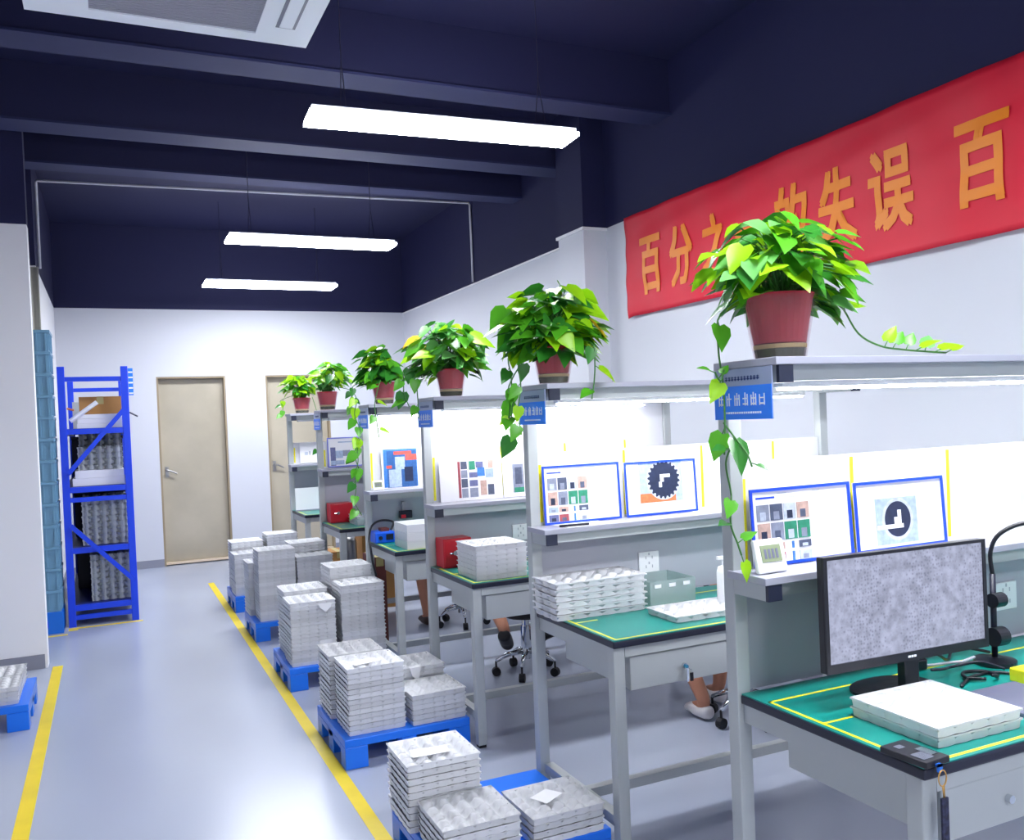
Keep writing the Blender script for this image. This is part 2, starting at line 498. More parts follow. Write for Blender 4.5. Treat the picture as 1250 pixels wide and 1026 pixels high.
def glyph_mesh(ch, yc, zc, w, h):
    cu = D.curves.new('glyph', 'FONT'); cu.body = ch; cu.align_x = 'LEFT'; cu.offset = 0.0; cu.resolution_u = 2
    o = D.objects.new('glyph_tmp', cu); COL.objects.link(o)
    dg = bpy.context.evaluated_depsgraph_get()
    me = D.meshes.new_from_object(o.evaluated_get(dg))
    D.objects.remove(o); D.curves.remove(cu)
    bm = bmesh.new(); bm.from_mesh(me); D.meshes.remove(me)
    xs_ = [v.co.x for v in bm.verts]; ys_ = [v.co.y for v in bm.verts]
    xa, xb, ya, yb = min(xs_), max(xs_), min(ys_), max(ys_)
    for v in bm.verts:
        u = (v.co.x - xa) / (xb - xa) - .5; q = (v.co.y - ya) / (yb - ya) - .5
        v.co = Vector((0, yc - u * w, zc + q * h))
    n = 12
    for k in range(1, n):
        yy = yc - w / 2 + w * k / n
        bmesh.ops.bisect_plane(bm, geom=bm.verts[:] + bm.edges[:] + bm.faces[:], plane_co=(0, yy, 0), plane_no=(0, 1, 0))
        zz = zc - h / 2 + h * k / n
        bmesh.ops.bisect_plane(bm, geom=bm.verts[:] + bm.edges[:] + bm.faces[:], plane_co=(0, 0, zz), plane_no=(0, 0, 1))
    for v in bm.verts: v.co.x = bx(v.co.y, v.co.z) - .004
    bm.verts.ensure_lookup_table()
    vs = [tuple(v.co) for v in bm.verts]; idx = {v: i for i, v in enumerate(bm.verts)}
    fs = [tuple(idx[v] for v in f.verts) for f in bm.faces]
    bm.free()
    return vs, fs
ZT = 2.475
for ch, yc, w, h in (('百', 5.03, .245, .385), ('分', 4.69, .25, .385), ('之', 4.35, .25, .385), ('一', 4.02, .25, .06), ('的', 3.685, .25, .385), ('失', 3.35, .25, .385), ('误', 3.02, .25, .385), ('百', 2.545, .27, .365)):
    vs, fs = glyph_mesh(ch, yc, ZT, w - .02, h - (.02 if h > .1 else -.0))
    m = MB()
    for k, (dy, dz) in enumerate(((0, 0), (.009, .009), (-.009, .009), (.009, -.009), (-.009, -.009))):
        m.add([(p[0] - .0002 * k, p[1] + dy, p[2] + dz) for p in vs], fs)
    o = m.build('character', M['gold'], t)

# ------------------------------------------------------------------ workbenches
BX0, BX1, BD = 1.4415, 2.93, .582
YF = [1.2711, 2.477, 3.7078, 4.8947, 6.2329, 7.4557]
TZ = .75
def workbench(y, label, lamp_on=True, gap=False, low=1.068, key=None, lock_x=1.72, mid_white=True, socket=None, drawer=True):
    t = empty('workbench', (BX0, y, 0), label, 'workbench', 'grey workbenches in a row')
    yr = y + BD
    leg = .042
    # table
    m = MB().box(BX0, y, TZ - .026, BX1, yr - .012, TZ - .003, 0)
    top = m.build('table_top', M['edge'], t, bevel=.004)
    m = MB().box(BX0 + .003, y + .003, TZ - .003, BX1 - .003, yr - .014, TZ)
    mt = m.build('mat', M['mat'], top)
    m = MB()
    zt = TZ + .0004
    m.box(BX0 + .014, y + .022, TZ, BX0 + .023, yr - .10, zt)
    m.box(BX0 + .014, y + .013, TZ, BX1 - .02, y + .022, zt)
    m.box(BX0 + .014, yr - .109, TZ, BX1 - .02, yr - .10, zt)
    m.box(BX0 + .023, y + .292, TZ, BX0 + .11, y + .30, zt)
    m.build('tape_line', M['tape'], top)
    # legs
    for (x, yy) in ((BX0 + .006, y + .012), (BX1 - .006 - leg, y + .012)):
        m = MB().box(x, yy, .012, x + leg, yy + leg, TZ - .026)
        l = m.build('leg', M['bench'], t, bevel=.003)
        MB().box(x + .004, yy + .004, 0, x + leg - .004, yy + leg - .004, .012).build('foot', M['blackm'], l)
    for x in (BX0 - .008, BX1 - .006 - leg):
        m = MB().box(x, yr - .012, .012, x + leg, yr - .012 + leg, 1.582)
        l = m.build('post', M['bench'], t, bevel=.003)
        MB().box(x + .004, yr - .008, 0, x + leg - .004, yr - .016 + leg, .012).build('foot', M['blackm'], l)
    # apron and rails
    m = MB()
    for x in (BX0 + .010, BX1 - .010 - .03): m.box(x, y + .054, TZ - .076, x + .03, yr - .012, TZ - .026)
    m.box(BX0 + .05, y + .014, TZ - .062, BX1 - .05, y + .034, TZ - .026)
    m.build('apron', M['bench'], t)
    m = MB()
    for x in (BX0 + .010, BX1 - .010 - .035): m.box(x, y + .054, .125, x + .035, yr - .012, .16)
    m.box(BX0 + .045, y + .28, .125, BX1 - .045, y + .315, .16)
    m.build('lower_rail', M['bench'], t)
    # drawer
    if drawer:
        m = MB().box(BX0 + .075, y + .05, TZ - .175, BX0 + .56, yr - .10, TZ - .062)
        d = m.build('drawer', M['bench'], t)
        m = MB().box(BX0 + .072, y + .022, TZ - .178, BX0 + .565, y + .05, TZ - .066)
        fr = m.build('drawer_front', M['bench'], d, bevel=.004)
        lx, lz = lock_x, TZ - .125
        m = MB().cyl((lx, y + .022, lz), (lx, y + .010, lz), .009)
        if key:
            m.cyl((lx, y + .010, lz), (lx, y + .001, lz), .0065, n=12, m=1)
            m.box(lx - .004, y - .002, lz - .05, lx + .004, y + .001, lz - .004, m=0).box(lx + .010, y - .002, lz - .05, lx + .022, y + .002, lz - .022, m=2)
            m.tube([(lx + .003, y - .001, lz - .004), (lx + .016, y, lz - .012), (lx + .016, y, lz - .025)], .0015, 5, m=0)
        m.build('drawer_lock', [M['chrome'], M['teal'], M['black']], d)
    # panels
    py = yr + .004
    m = MB().box(BX0 + .034, py, TZ, BX1 - .05, py + .016, low - .017)
    m.build('lower_panel', M['panel'], t)
    m = MB().box(BX0 + .034, py, low, BX1 - .05, py + .016, 1.345)
    pn = m.build('upper_panel', M['panelw'], t)
    for i, x in enumerate((BX0 + .046, BX0 + .4215, BX0 + .80, BX0 + 1.18)):
        m = MB().box(x - .006, py - .0015, low + .012, x + .006, py, 1.30 if i == 0 else 1.338)
        m.build('tape_strip', M['tape'], pn)
    if gap:
        m = MB().box(BX0 + .034, py + .002, 1.345, BX1 - .05, py + .012, 1.545); m.build('glare_board', M['panelw'], t)  # white board added to give the gap its blown-out glare
    # arms, beams and caps
    def tier(zs, yf, arm, hz, deep):
        m = MB().box(BX0 - .016, yf, zs - .019, BX1 + .01, yr + .03 if deep else yr + .004, zs)
        o = m.build('shelf_board', M['benchw'], t, bevel=.002)
        for x in (BX0 - .006, BX1 - .046):
            m = MB().box(x, yf + .012, zs - .019 - hz, x + .042, yr - .012, zs - .019)
            a = m.build('arm', M['bench'], t)
            MB().box(x - .0005, yf + .002, zs - .0195 - hz, x + .0425, yf + .012, zs - .0195).build('end_cap', M['cap'], a)
        m = MB().box(BX0 + .036, yf + .03, zs - .019 - hz * .9, BX1 - .046, yf + .055, zs - .019)
        m.build('front_beam', M['bench'], t)
    tier(1.602, y + .372, 0, .042, True)
    tier(low, y + .438, 0, .040, False)
    # light fixture
    m = MB().box(BX0 + .06, y + .44, 1.531, BX1 - .25, y + .475, 1.546)
    f = m.build('light_fixture', M['white'], t)
    if lamp_on:
        MB().box(BX0 + .07, y + .443, 1.524, BX1 - .26, y + .472, 1.531).build('led_tube', M['tube'], f)
    for sx in (socket or []):
        m = MB().box(sx, py - .010, .835, sx + .095, py, .92)
        s = m.build('socket', M['white'], t, bevel=.003)
        mm = MB()
        for dz in (.012, .048):
            mm.box(sx + .030, py - .0108, .843 + dz, sx + .034, py - .0098, .855 + dz).box(sx + .060, py - .0108, .843 + dz, sx + .064, py - .0098, .855 + dz)
            mm.box(sx + .044, py - .0108, .858 + dz, sx + .05, py - .0098, .868 + dz)
        mm.build('socket_hole', M['panel'], s)
    return t
workbench(YF[0], 'grey workbench carrying the computer monitor', socket=[2.42], lock_x=1.711)
workbench(YF[1], 'grey workbench with a teal key in its drawer lock', socket=[1.911], key=True, lock_x=1.724)
workbench(YF[2], 'grey workbench with a red steel box behind its tray stack', socket=[1.907], gap=True, lock_x=1.9)
workbench(YF[3], 'grey workbench holding the blue cabled device', gap=True, lock_x=1.9)
workbench(YF[4], 'grey workbench whose red box stands alone beside loose trays', lamp_on=False, low=1.16, drawer=False)
workbench(YF[5], 'grey workbench beside the second door, last of the row', lamp_on=False, low=1.155, drawer=False)

# bench end signs
def sign(y, label, h=.125):
    x = BX0 - .017
    ya, yb = y + .385, y + .605
    t = empty('station_sign', (x, (ya + yb) / 2, 1.456), label, 'sign', 'blue station signs on the bench ends')
    MB().box(x - .003, ya, 1.456, x, yb, 1.582).build('board', M['signg'], t)
    zb = 1.456
    MB().box(x - .0045, ya + .001, zb, x - .003, yb - .001, zb + .083).build('blue_field', M['signb'], t)
    m = MB()
    rnd = random.Random(5)
    for i in range(6):     # big white glyph-like marks, unreadable in the photo
        yc = yb - .030 - i * .031
        for (a, b, c, d) in ((-.009, .036, .009, .040), (-.009, .050, .009, .053), (-.0015, .034, .0015, .066), (-.010, .034, -.007, .062), (.007, .034, .010, .060)):
            if rnd.random() < .85: m.box(x - .0056, yc + a, zb + b, x - .0045, yc + c, zb + d)
    for i in range(16):
        yc = yb - .05 - i * .0085
        m.box(x - .0056, yc - .003, zb + .014, x - .0045, yc + .002, zb + .019)
    m.build('white_lettering', M['signw'], t)
    m = MB()
    for i in range(11):
        yc = yb - .05 - i * .012
        m.box(x - .0041, yc - .004, zb + .098, x - .003, yc + .004, zb + .101).box(x - .0041, yc - .001, zb + .096, x - .003, yc + .001, zb + .107).box(x - .0041, yc - .004, zb + .104, x - .003, yc + .004, zb + .1055)
    m.build('dark_lettering', M['signn'], t)
SL = ['blue and white station sign on the end of the monitor bench', 'blue station sign on the end of the bench with the teal key', 'blue station sign on the bench with the red box behind trays',
      'blue station sign on the bench with the blue device', 'blue station sign on the bench with the lone red box']
for i in range(5): sign(YF[i], SL[i])

# ------------------------------------------------------------------ posters on the lower shelves
def poster(y, x0, x1, z0, z1, label, frame=None, pics=(), fw=.008, group='instruction boards on the bench shelves'):
    yy = y + BD - .022
    t = empty('instruction_board', ((x0 + x1) / 2, yy, z0), label, 'board', group)
    lean = .012
    mx = Matrix.Translation((0, yy, z0)) @ Matrix.Rotation(-math.atan2(lean, z1 - z0), 4, 'X') @ Matrix.Translation((0, -yy, -z0))
    MB().box(x0, yy - .003, z0, x1, yy, z1, mx=mx).build('sheet', M['paper'], t)
    if frame:
        m = MB()
        for (a, b, c, d) in ((x0, z0, x1, z0 + fw), (x0, z1 - fw, x1, z1), (x0, z0 + fw, x0 + fw, z1 - fw), (x1 - fw, z0 + fw, x1, z1 - fw)):
            m.box(a, yy - .007, b, c, yy - .003, d, mx=mx)
        m.build('border', M[frame], t)
    W, H = x1 - x0, z1 - z0
    for q, pc in enumerate(pics):
        m = MB(); ya = yy - .0035 - .00005 * q
        if pc[0] == 'disc':
            _, u, v, r, k, teeth = pc
            n = teeth * 4 if teeth else 40
            pts = []
            for i in range(n):
                a = 2 * PI * i / n
                rr = r * (.88 if teeth and i % 4 in (0, 1) else 1)
                pts.append((x0 + W * u + rr * math.cos(a), z1 - H * v + rr * math.sin(a)))
            vs = [mx @ Vector((a, ya, b)) for a, b in pts] + [mx @ Vector((a, yy - .003, b)) for a, b in pts]
            m.add(vs, [tuple(range(n))] + [(i, n + i, n + (i + 1) % n, (i + 1) % n) for i in range(n)])
        else:
            u0, v0, u1, v1, k = pc
            m.box(x0 + W * u0, ya, z1 - H * v1, x0 + W * u1, yy - .003, z1 - H * v0, mx=mx)
        m.build('printed_line' if (pc[0] != 'disc' and pc[3] - pc[1] < .03) else 'printed_picture', M[k], t)
def photo_cells():
    P = [(.06, .11, .24, .135, 'bframe')]
    for i in range(7): P.append((.27 + .05 * (i % 3) + (.35 if i > 2 else 0), .07 + .03 * (i % 3), .36 + .05 * (i % 3) + (.33 if i > 2 else 0), .078 + .03 * (i % 3), 'p7'))
    rows = ((.21, .42), (.45, .68), (.71, .80), (.84, .96))
    cells = [('p1', 'p2', 'p7', 'p3'), ('p3', 'p1', 'p4', 'p4'), ('p12', 'p3', 'p7', 'p2'), ('p5', 'p6', 'p9', 'p7')]
    rnd = random.Random(3)
    for (a, b), ks in zip(rows, cells):
        for i, k in enumerate(ks):
            if a > .7 and i == 2:
                P.append((.38, a, .40, b, 'p9')); continue
            x = .06 + .13 * i
            P.append((x, a, x + .118, b, k))
            P.append((x + .03, a + (b - a) * .45, x + .085, b - .01, ('p8', 'p2', 'p7', 'p1')[(i + int(a * 10)) % 4]))
    return P
def gauge_cells():
    P = [(.20, .03, .80, .77, 'p12'), (.20, .60, .70, .77, 'p11'), ('disc', .54, .36, .082, 'p7', 0), ('disc', .54, .36, .078, 'p8', 22)]
    P += [(.49, .26, .63, .32, 'signw'), (.49, .32, .54, .40, 'signw'), (.47, .40, .51, .50, 'signw')]
    return P
def disc_cells():
    P = [(.22, .26, .68, .92, 'p12'), ('disc', .46, .57, .060, 'p7', 0), ('disc', .46, .57, .050, 'p8', 0)]
    P += [(.23, .64, .52, .70, 'signw'), (.46, .44, .50, .64, 'signw'), (.42, .54, .46, .64, 'signw'), (.42, .09, .52, .11, 'p7')]
    return P
def clear_gauge(P): return P
poster(YF[0], 1.490, 1.833, 1.070, 1.272, 'blue-bordered photo sheet behind the monitor, with a small clock before it', 'bframe', photo_cells())
poster(YF[0], 1.848, 2.194, 1.070, 1.266, 'blue-bordered sheet showing a dark disc, partly behind the monitor', 'bframe', disc_cells())
poster(YF[1], 1.486, 1.825, 1.070, 1.294, 'blue-bordered photo grid sheet above the tray stack and green mat', 'bframe', photo_cells())
poster(YF[1], 1.850, 2.192, 1.070, 1.288, 'blue-bordered sheet with a large toothed black gear picture', 'bframe', gauge_cells())
coll = [(.29, .10, .33, .93, 'p6')]
for i, (u0, v0, u1, v1, k) in enumerate(((.34, .10, .44, .28, 'p2'), (.34, .30, .44, .48, 'p1'), (.34, .50, .44, .70, 'p2'), (.34, .72, .44, .93, 'p1'), (.47, .10, .57, .30, 'p4'), (.58, .12, .70, .26, 'p5'), (.60, .26, .72, .46, 'p9'), (.47, .36, .60, .48, 'p5'), (.73, .30, .86, .50, 'p12'), (.78, .10, .86, .28, 'p3'), (.47, .54, .60, .68, 'p5'), (.64, .56, .74, .90, 'p3'), (.76, .66, .86, .90, 'p2'), (.47, .72, .60, .93, 'p1'))): coll.append((u0, v0, u1, v1, k))
poster(YF[2], 1.508, 1.853, 1.070, 1.294, 'unframed photo collage sheet above the red box bench', None, coll)
poster(YF[2], 1.858, 2.19, 1.070, 1.290, 'unframed sheet with one narrow picture, next to the photo collage', None, [(.17, .22, .36, .90, 'p1'), (.21, .30, .33, .70, 'p2'), (.19, .78, .36, .90, 'p4')])
poster(YF[3], 1.545, 1.80, 1.070, 1.335, 'sheet with one tall blue picture above the blue device', None, [(.05, .06, .92, .97, 'p9'), (.14, .10, .90, .98, 'p13'), (.18, .55, .50, .97, 'p12'), (.35, .25, .60, .55, 'p12'), (.32, .12, .78, .20, 'p10'), (.62, .20, .92, .34, 'p10'), (.58, .50, .80, .85, 'p8'), (.12, .45, .26, .52, 'p10')])
poster(YF[4], 1.505, 1.787, 1.165, 1.391, 'lavender-bordered sheet above the lone red box', 'lavframe', [(.08, .33, .22, .95, 'p5'), (.22, .45, .42, .70, 'p12'), (.42, .44, .62, .64, 'p1'), (.52, .66, .64, .76, 'p2'), (.08, .78, .45, .92, 'p12'), (.30, .14, .80, .18, 'p12')])
poster(YF[5], 1.53, 1.75, 1.160, 1.340, 'plain white sheet on the bench by the second door', None, [(.2, .45, .32, .6, 'p7'), (.38, .42, .42, .6, 'p1')])

# ------------------------------------------------------------------ trays
def tray_mesh(name, W, Dp, h, nx, ny, material, scal=.003, inset=.0035, depth=.9, samp=6, rimscal=0.):
    vs = []; fs = []
    Nx, Ny = nx * samp, ny * samp
    def cup(u, v):
        if u <= 0 or v <= 0 or u >= nx or v >= ny: return 0
        du = min(u, v, nx - u, ny - v); ed = min(1, du / .12)
        a = u - math.floor(u) - .5; b = v - math.floor(v) - .5
        r = math.sqrt(a * a + b * b)
        t = min(1, max(0, (.46 - r) / .22))
        return ed * (1 - t * t * (3 - 2 * t))
    for j in range(Ny + 1):
        for i in range(Nx + 1):
            x = -W / 2 + W * i / Nx; y = -Dp / 2 + Dp * j / Ny
            u = (x + W / 2) / W * nx; v = (y + Dp / 2) / Dp * ny
            if rimscal:
                ex = abs(i - Nx / 2) / (Nx / 2); ey = abs(j - Ny / 2) / (Ny / 2)
                x0_, y0_ = x, y
                if ex == 1 and ey < 1: x -= math.copysign(rimscal * (1 - abs(math.sin(PI * v))), x)
                if ey == 1 and ex < 1: y -= math.copysign(rimscal * (1 - abs(math.sin(PI * u))), y)
            z = h - (depth * h * cup(u, v) if 0 < i < Nx and 0 < j < Ny else 0)
            vs.append((x, y, z))
    for j in range(Ny):
        for i in range(Nx):
            a = j * (Nx + 1) + i
            fs.append((a, a + 1, a + Nx + 2, a + Nx + 1))
    loop = [i for i in range(Nx + 1)] + [j * (Nx + 1) + Nx for j in range(1, Ny + 1)] + [Ny * (Nx + 1) + i for i in range(Nx - 1, -1, -1)] + [j * (Nx + 1) for j in range(Ny - 1, 0, -1)]
    def ringv(z, ins, sc):
        b = len(vs)
        for q, k in enumerate(loop):
            x, y, _ = vs[k]
            ki, kj = k % (Nx + 1), k // (Nx + 1)
            on_y = kj in (0, Ny); on_x = ki in (0, Nx)
            tx = ki / Nx * nx; ty = kj / Ny * ny
            ox = ins - (sc * abs(math.sin(PI * ty)) if on_x and not on_y else 0)
            oy = ins - (sc * abs(math.sin(PI * tx)) if on_y and not on_x else 0)
            x2 = x - math.copysign(ox, x) if on_x else x * (1 - ins * 2 / W)
            y2 = y - math.copysign(oy, y) if on_y else y * (1 - ins * 2 / Dp)
            vs.append((x2, y2, z))
        return list(range(b, b + len(loop)))
    r0 = loop
    r1 = ringv(h * .80, 0, 0); r2 = ringv(h * .76, inset, scal); r3 = ringv(h * .02, inset + .002, scal)
    L = len(loop)
    for A, Bq in ((r0, r1), (r1, r2), (r2, r3)):
        for k in range(L): fs.append((A[k], Bq[k], Bq[(k + 1) % L], A[(k + 1) % L]))
    fs.append(tuple(reversed(r3)))
    me = D.meshes.new(name); me.from_pydata(vs, [], fs); me.materials.append(material)
    for p in me.polygons[:Nx * Ny]: p.use_smooth = True
    me.update()
    return me
TH = .0225
T_STD = tray_mesh('tray', .26, .25, TH, 5, 5, M['tray'])
T_WIDE = tray_mesh('tray', .38, .20, TH, 6, 3, M['tray'], scal=.005, inset=.007)
T_DEEP = tray_mesh('tray', .33, .30, .046, 5, 4, M['trayclear'], scal=0., inset=.004, depth=.5, samp=6, rimscal=.03)
ORD = ['topmost', 'second', 'third', 'fourth', 'fifth', 'sixth', 'seventh', 'eighth', 'ninth', 'tenth', 'eleventh', 'twelfth', 'thirteenth', 'fourteenth', 'fifteenth', 'sixteenth', 'seventeenth', 'eighteenth', 'nineteenth', 'twentieth', 'twenty-first', 'twenty-second', 'twenty-third', 'twenty-fourth', 'twenty-fifth', 'twenty-sixth']
tray_rng = random.Random(11)
STACKTOP = {}
def stack(key, me, x0, y0, z0, ztop, where, W=.26, Dp=.25, pitch=None, jit=.0015, adj='white', scale=None):
    pitch = pitch or TH
    n = max(1, round((ztop - z0) / pitch))
    rot0 = tray_rng.uniform(-.02, .02)
    for k in range(n):
        o = D.objects.new('tray', me); COL.objects.link(o)
        o.location = (x0 + W / 2 + tray_rng.uniform(-jit, jit), y0 + Dp / 2 + tray_rng.uniform(-jit, jit), z0 + k * pitch)
        o.rotation_euler = (0, 0, rot0 + tray_rng.uniform(-.004, .004))
        if scale: o.scale = scale
        q = n - 1 - k
        lab = ('topmost %s tray of %s' % (adj, where)) if q == 0 else ('%s tray, %s from the top of %s' % (adj, ORD[q], where))
        if q == n - 1 and n > 1: lab = 'bottom %s tray of %s' % (adj, where)
        tag(o, lab, 'tray', 'trays in ' + where)
    STACKTOP[key] = z0 + n * pitch
PZ = .13
stack('4a', T_STD, .885, 3.815, PZ, .425, 'tall aisle stack, second pallet')
stack('4b', T_STD, .868, 4.085, PZ, .415, 'tall hind stack, second pallet')
stack('4c', T_STD, 1.165, 4.085, PZ, .305, 'low hind stack, second pallet')
stack('4d', T_STD, 1.165, 3.80, PZ, .255, 'low bench-side stack, second pallet')
stack('3a', T_STD, .876, 5.085, PZ, .48, 'noted aisle stack, third pallet')
stack('3b', T_STD, .89, 5.355, PZ, .51, 'hind aisle stack, third pallet')
stack('3c', T_STD, 1.165, 5.085, PZ, .565, 'bench-side stack, third pallet')
stack('3d', T_STD, 1.165, 5.355, PZ, .63, 'tallest hind stack, third pallet')
stack('2a', T_STD, .90, 6.415, PZ, .625, 'tall aisle stack, fourth pallet')
stack('2b', T_STD, .865, 6.68, PZ, .51, 'lower hind stack, fourth pallet', Dp=.23)
stack('2c', T_STD, 1.17, 6.415, PZ, .565, 'bench-side stack, fourth pallet')
stack('2d', T_STD, 1.17, 6.675, PZ, .62, 'hind bench-side stack, fourth pallet', Dp=.23)
stack('1a', T_STD, .872, 7.53, PZ, .46, 'aisle stack, pallet by the doors')
stack('1b', T_STD, .885, 7.80, PZ, .545, 'hind aisle stack, pallet by the doors')
stack('1c', T_STD, 1.17, 7.76, PZ, .59, 'bench-side stack, pallet by the doors')
stack('5a', T_STD, .835, 2.80, PZ, .355, 'tall stack, first pallet')
stack('5b', T_STD, .86, 2.535, PZ, .24, 'front low stack, first pallet')
stack('5c', T_STD, 1.15, 2.52, PZ, .22, 'wide low stack, first pallet')
# stacks on the benches
stack('b1', T_STD, 1.548, 1.322, TZ + .0005, .796, 'short stack before the monitor')
stack('b2', T_WIDE, 1.412, 2.815, TZ + .0005, .895, 'stack on the teal-key bench', W=.38, Dp=.20)
stack('b2f', T_WIDE, 1.745, 2.56, TZ + .0005, .773, 'flat pair on the teal-key bench', W=.38, Dp=.20)
stack('b3', T_STD, 1.478, 3.745, TZ + .0005, .905, 'stack before the red steel box')
stack('b5', T_STD, 1.60, 6.36, TZ + .0005, .82, 'pile beside the lone red box')

# paper slips lying on stacks or hanging from their fronts
def slip(x0, y0, z, w, d, label, hang=0., rot=0.):
    m = MB()
    if hang:
        m.add([(x0, y0, z), (x0 + w, y0, z), (x0 + w * .8, y0 - .004, z - hang), (x0 + w * .5, y0 - .006, z - hang * 1.2), (x0 + w * .15, y0 - .003, z - hang * .7)], [(0, 1, 2, 3, 4)])
        m.add([(x0, y0, z), (x0 + w, y0, z), (x0 + w, y0 + .03, z + .001), (x0, y0 + .03, z + .001)], [(0, 1, 2, 3)])
    else:
        mx = Matrix.Translation((x0 + w / 2, y0 + d / 2, z)) @ Matrix.Rotation(rot, 4, 'Z')
        m.add([mx @ Vector(p) for p in ((-w / 2, -d / 2, .001), (w / 2, -d / 2, .0035), (w / 2, d / 2, .001), (-w / 2, d / 2, .003), (0, 0, .001))], [(0, 1, 4), (1, 2, 4), (2, 3, 4), (3, 0, 4)])
    o = m.build('hanging_slip' if hang else 'paper_slip', M['paper'], loc=(x0, y0, z))
    s = o.modifiers.new('thickness', 'SOLIDIFY'); s.thickness = .0006
    tag(o, label, 'paper', 'white paper slips on the tray stacks')
slip(.93, 3.87, STACKTOP['4a'], .12, .07, 'white paper slip lying on the tall aisle stack of the second pallet', rot=.15)
slip(.88, 2.86, STACKTOP['5a'], .13, .07, 'white paper slip lying on the tall stack of the first pallet', rot=-.1)
slip(1.22, 2.62, STACKTOP['5c'], .09, .07, 'white paper slip on the wide low stack of the first pallet', rot=.5)
slip(1.25, 4.078, STACKTOP['4c'] + .0005, .055, .03, 'white paper slip hanging over the low hind stack of the second pallet', hang=.05)
def note(x0, y, z0, w, h, label):
    m = MB().box(x0, y - .0012, z0, x0 + w, y, z0 + h)
    tag(m.build('hanging_slip', M['paper'], loc=(x0, y, z0)), label, 'paper', 'white paper slips on the tray stacks')
m = MB(); yy = 5.079
m.add([(1.03, yy, .475), (1.11, yy, .475), (1.105, yy - .002, .45), (1.075, yy - .004, .425), (1.05, yy - .003, .445)], [(0, 1, 2, 3, 4)])
o = m.build('hanging_slip', M['paper'], loc=(1.07, yy, .425)); sm = o.modifiers.new('thickness', 'SOLIDIFY'); sm.thickness = .0006
tag(o, 'torn white paper slip near the top of the noted aisle stack', 'paper', 'white paper slips on the tray stacks')
note(1.035, 5.0795, .232, .068, .034, 'small white note low on the front of the noted aisle stack')

# ------------------------------------------------------------------ pallets
def pallet_mesh(W, Dp):
    m = MB()
    h = .13
    m.box(0, 0, h - .035, W, Dp, h)
    for i in range(3):
        for j in range(3):
            lw, ld = .10, .10
            x = (W - lw) * i / 2; y = (Dp - ld) * j / 2
            if i == 1 and j == 1: continue
            m.box(x, y, 0, x + lw, y + ld, h - .035)
    return m
def pallet(x0, y0, W, Dp, label, cov=None):
    t = empty('pallet', (x0, y0, 0), label, 'pallet', 'blue plastic pallets along the yellow line')
    mx = Matrix.Translation((x0, y0, 0))
    h = .13
    m = MB().box(0, 0, h - .035, W, Dp, h, mx=mx); m.build('deck', M['pallet'], t, bevel=.004)
    for i in range(3):
        for j in range(3):
            lw = .10 if i != 1 else .07; ld = .09
            x = (W - lw) * i / 2; y = (Dp - ld) * j / 2
            MB().box(x, y, 0, x + lw, y + ld, h - .035, mx=mx).build('leg', M['pallet'], t, bevel=.004)
    m = MB()
    for i in range(3):
        x = (W - .10) * i / 2
        m.box(x, .09, h - .06, x + .10 if i != 1 else x + .07, Dp - .09, h - .035, mx=mx)
    m.build('runner', M['pallet'], t)
pallet(.857, 2.52, .575, .57, 'blue pallet first in the row, with a bare deck corner')
pallet(.857, 3.78, .575, .56, 'blue pallet second in the row, carrying four tray stacks beside the red box bench')
pallet(.857, 5.06, .575, .56, 'blue pallet third in the row, its stack bearing two paper notes')
pallet(.862, 6.38, .568, .55, 'blue pallet fourth in the row, under the tall stacks')
pallet(.866, 7.50, .564, .57, 'blue pallet last in the row, standing by the doors')
pallet(-1.02, 5.16, .59, .57, 'blue pallet beside the white column, across the aisle')
stack('L', T_STD, -.735, 5.20, PZ, .21, 'pile on pallet by the column')
stack('L2', T_STD, -.735, 5.46, PZ, .21, 'hind pile on pallet by the column')

# ------------------------------------------------------------------ blue rack and its load
rx0, rx1, ry0, ry1, rz = -.345, .155, 7.73, 9.63, 2.022
t = empty('storage_rack', ((rx0 + rx1) / 2, (ry0 + ry1) / 2, 0), 'blue steel storage rack with diagonal end braces', 'rack')
pw = .052
for x in (rx0, rx1 - pw):
    for y in (ry0, ry1 - pw):
        MB().box(x, y, 0, x + pw, y + pw, rz).build('post', M['rack'], t, bevel=.003)
SH = (1.54, 1.086, .613, .166)
for z in SH:
    m = MB().box(rx0 + .004, ry0 + pw, z - .008, rx1 - .004, ry1 - pw, z)
    s = m.build('shelf', M['rackshelf'], t)
    m = MB().box(rx0 + pw, ry0 + .006, z - .045, rx1 - pw, ry0 + .046, z - .002).box(rx0 + pw, ry1 - .046, z - .045, rx1 - pw, ry1 - .006, z - .002)
    m.box(rx0 + .006, ry0 + pw, z - .055, rx0 + .04, ry1 - pw, z - .008).box(rx1 - .04, ry0 + pw, z - .055, rx1 - .006, ry1 - pw, z - .008)
    m.build('shelf_beam', M['rack'], s)
for y in (ry0 + .008, ry1 - .04):
    for z in (1.925, .985, .07): MB().box(rx0 + pw, y, z - .018, rx1 - pw, y + .032, z + .018).build('end_bar', M['rack'], t)
def brace(p0, p1, y):
    a = Vector(p0); b = Vector(p1); d = (b - a); L = d.length; ang = math.atan2(d.z, d.x)
    mx = Matrix.Translation((a.x, y, a.z)) @ Matrix.Rotation(-ang, 4, 'Y')
    MB().box(0, -.008, -.017, L, .008, .017, mx=mx).build('brace', M['rack'], t)
for y in (ry0 - .008, ry1 + .008):
    brace((rx0 + .045, 0, 1.19), (rx1 - .03, 0, 1.69), y)
    brace((rx0 + .045, 0, .79), (rx1 - .03, 0, .33), y)
def cb(name, x0, y0, z0, x1, y1, z1, mm, label, cat, group=None, bevel=.002):
    o = MB().box(x0, y0, z0, x1, y1, z1).build(name, M[mm], loc=((x0 + x1) / 2, (y0 + y1) / 2, z0), bevel=bevel)
    return tag(o, label, cat, group)
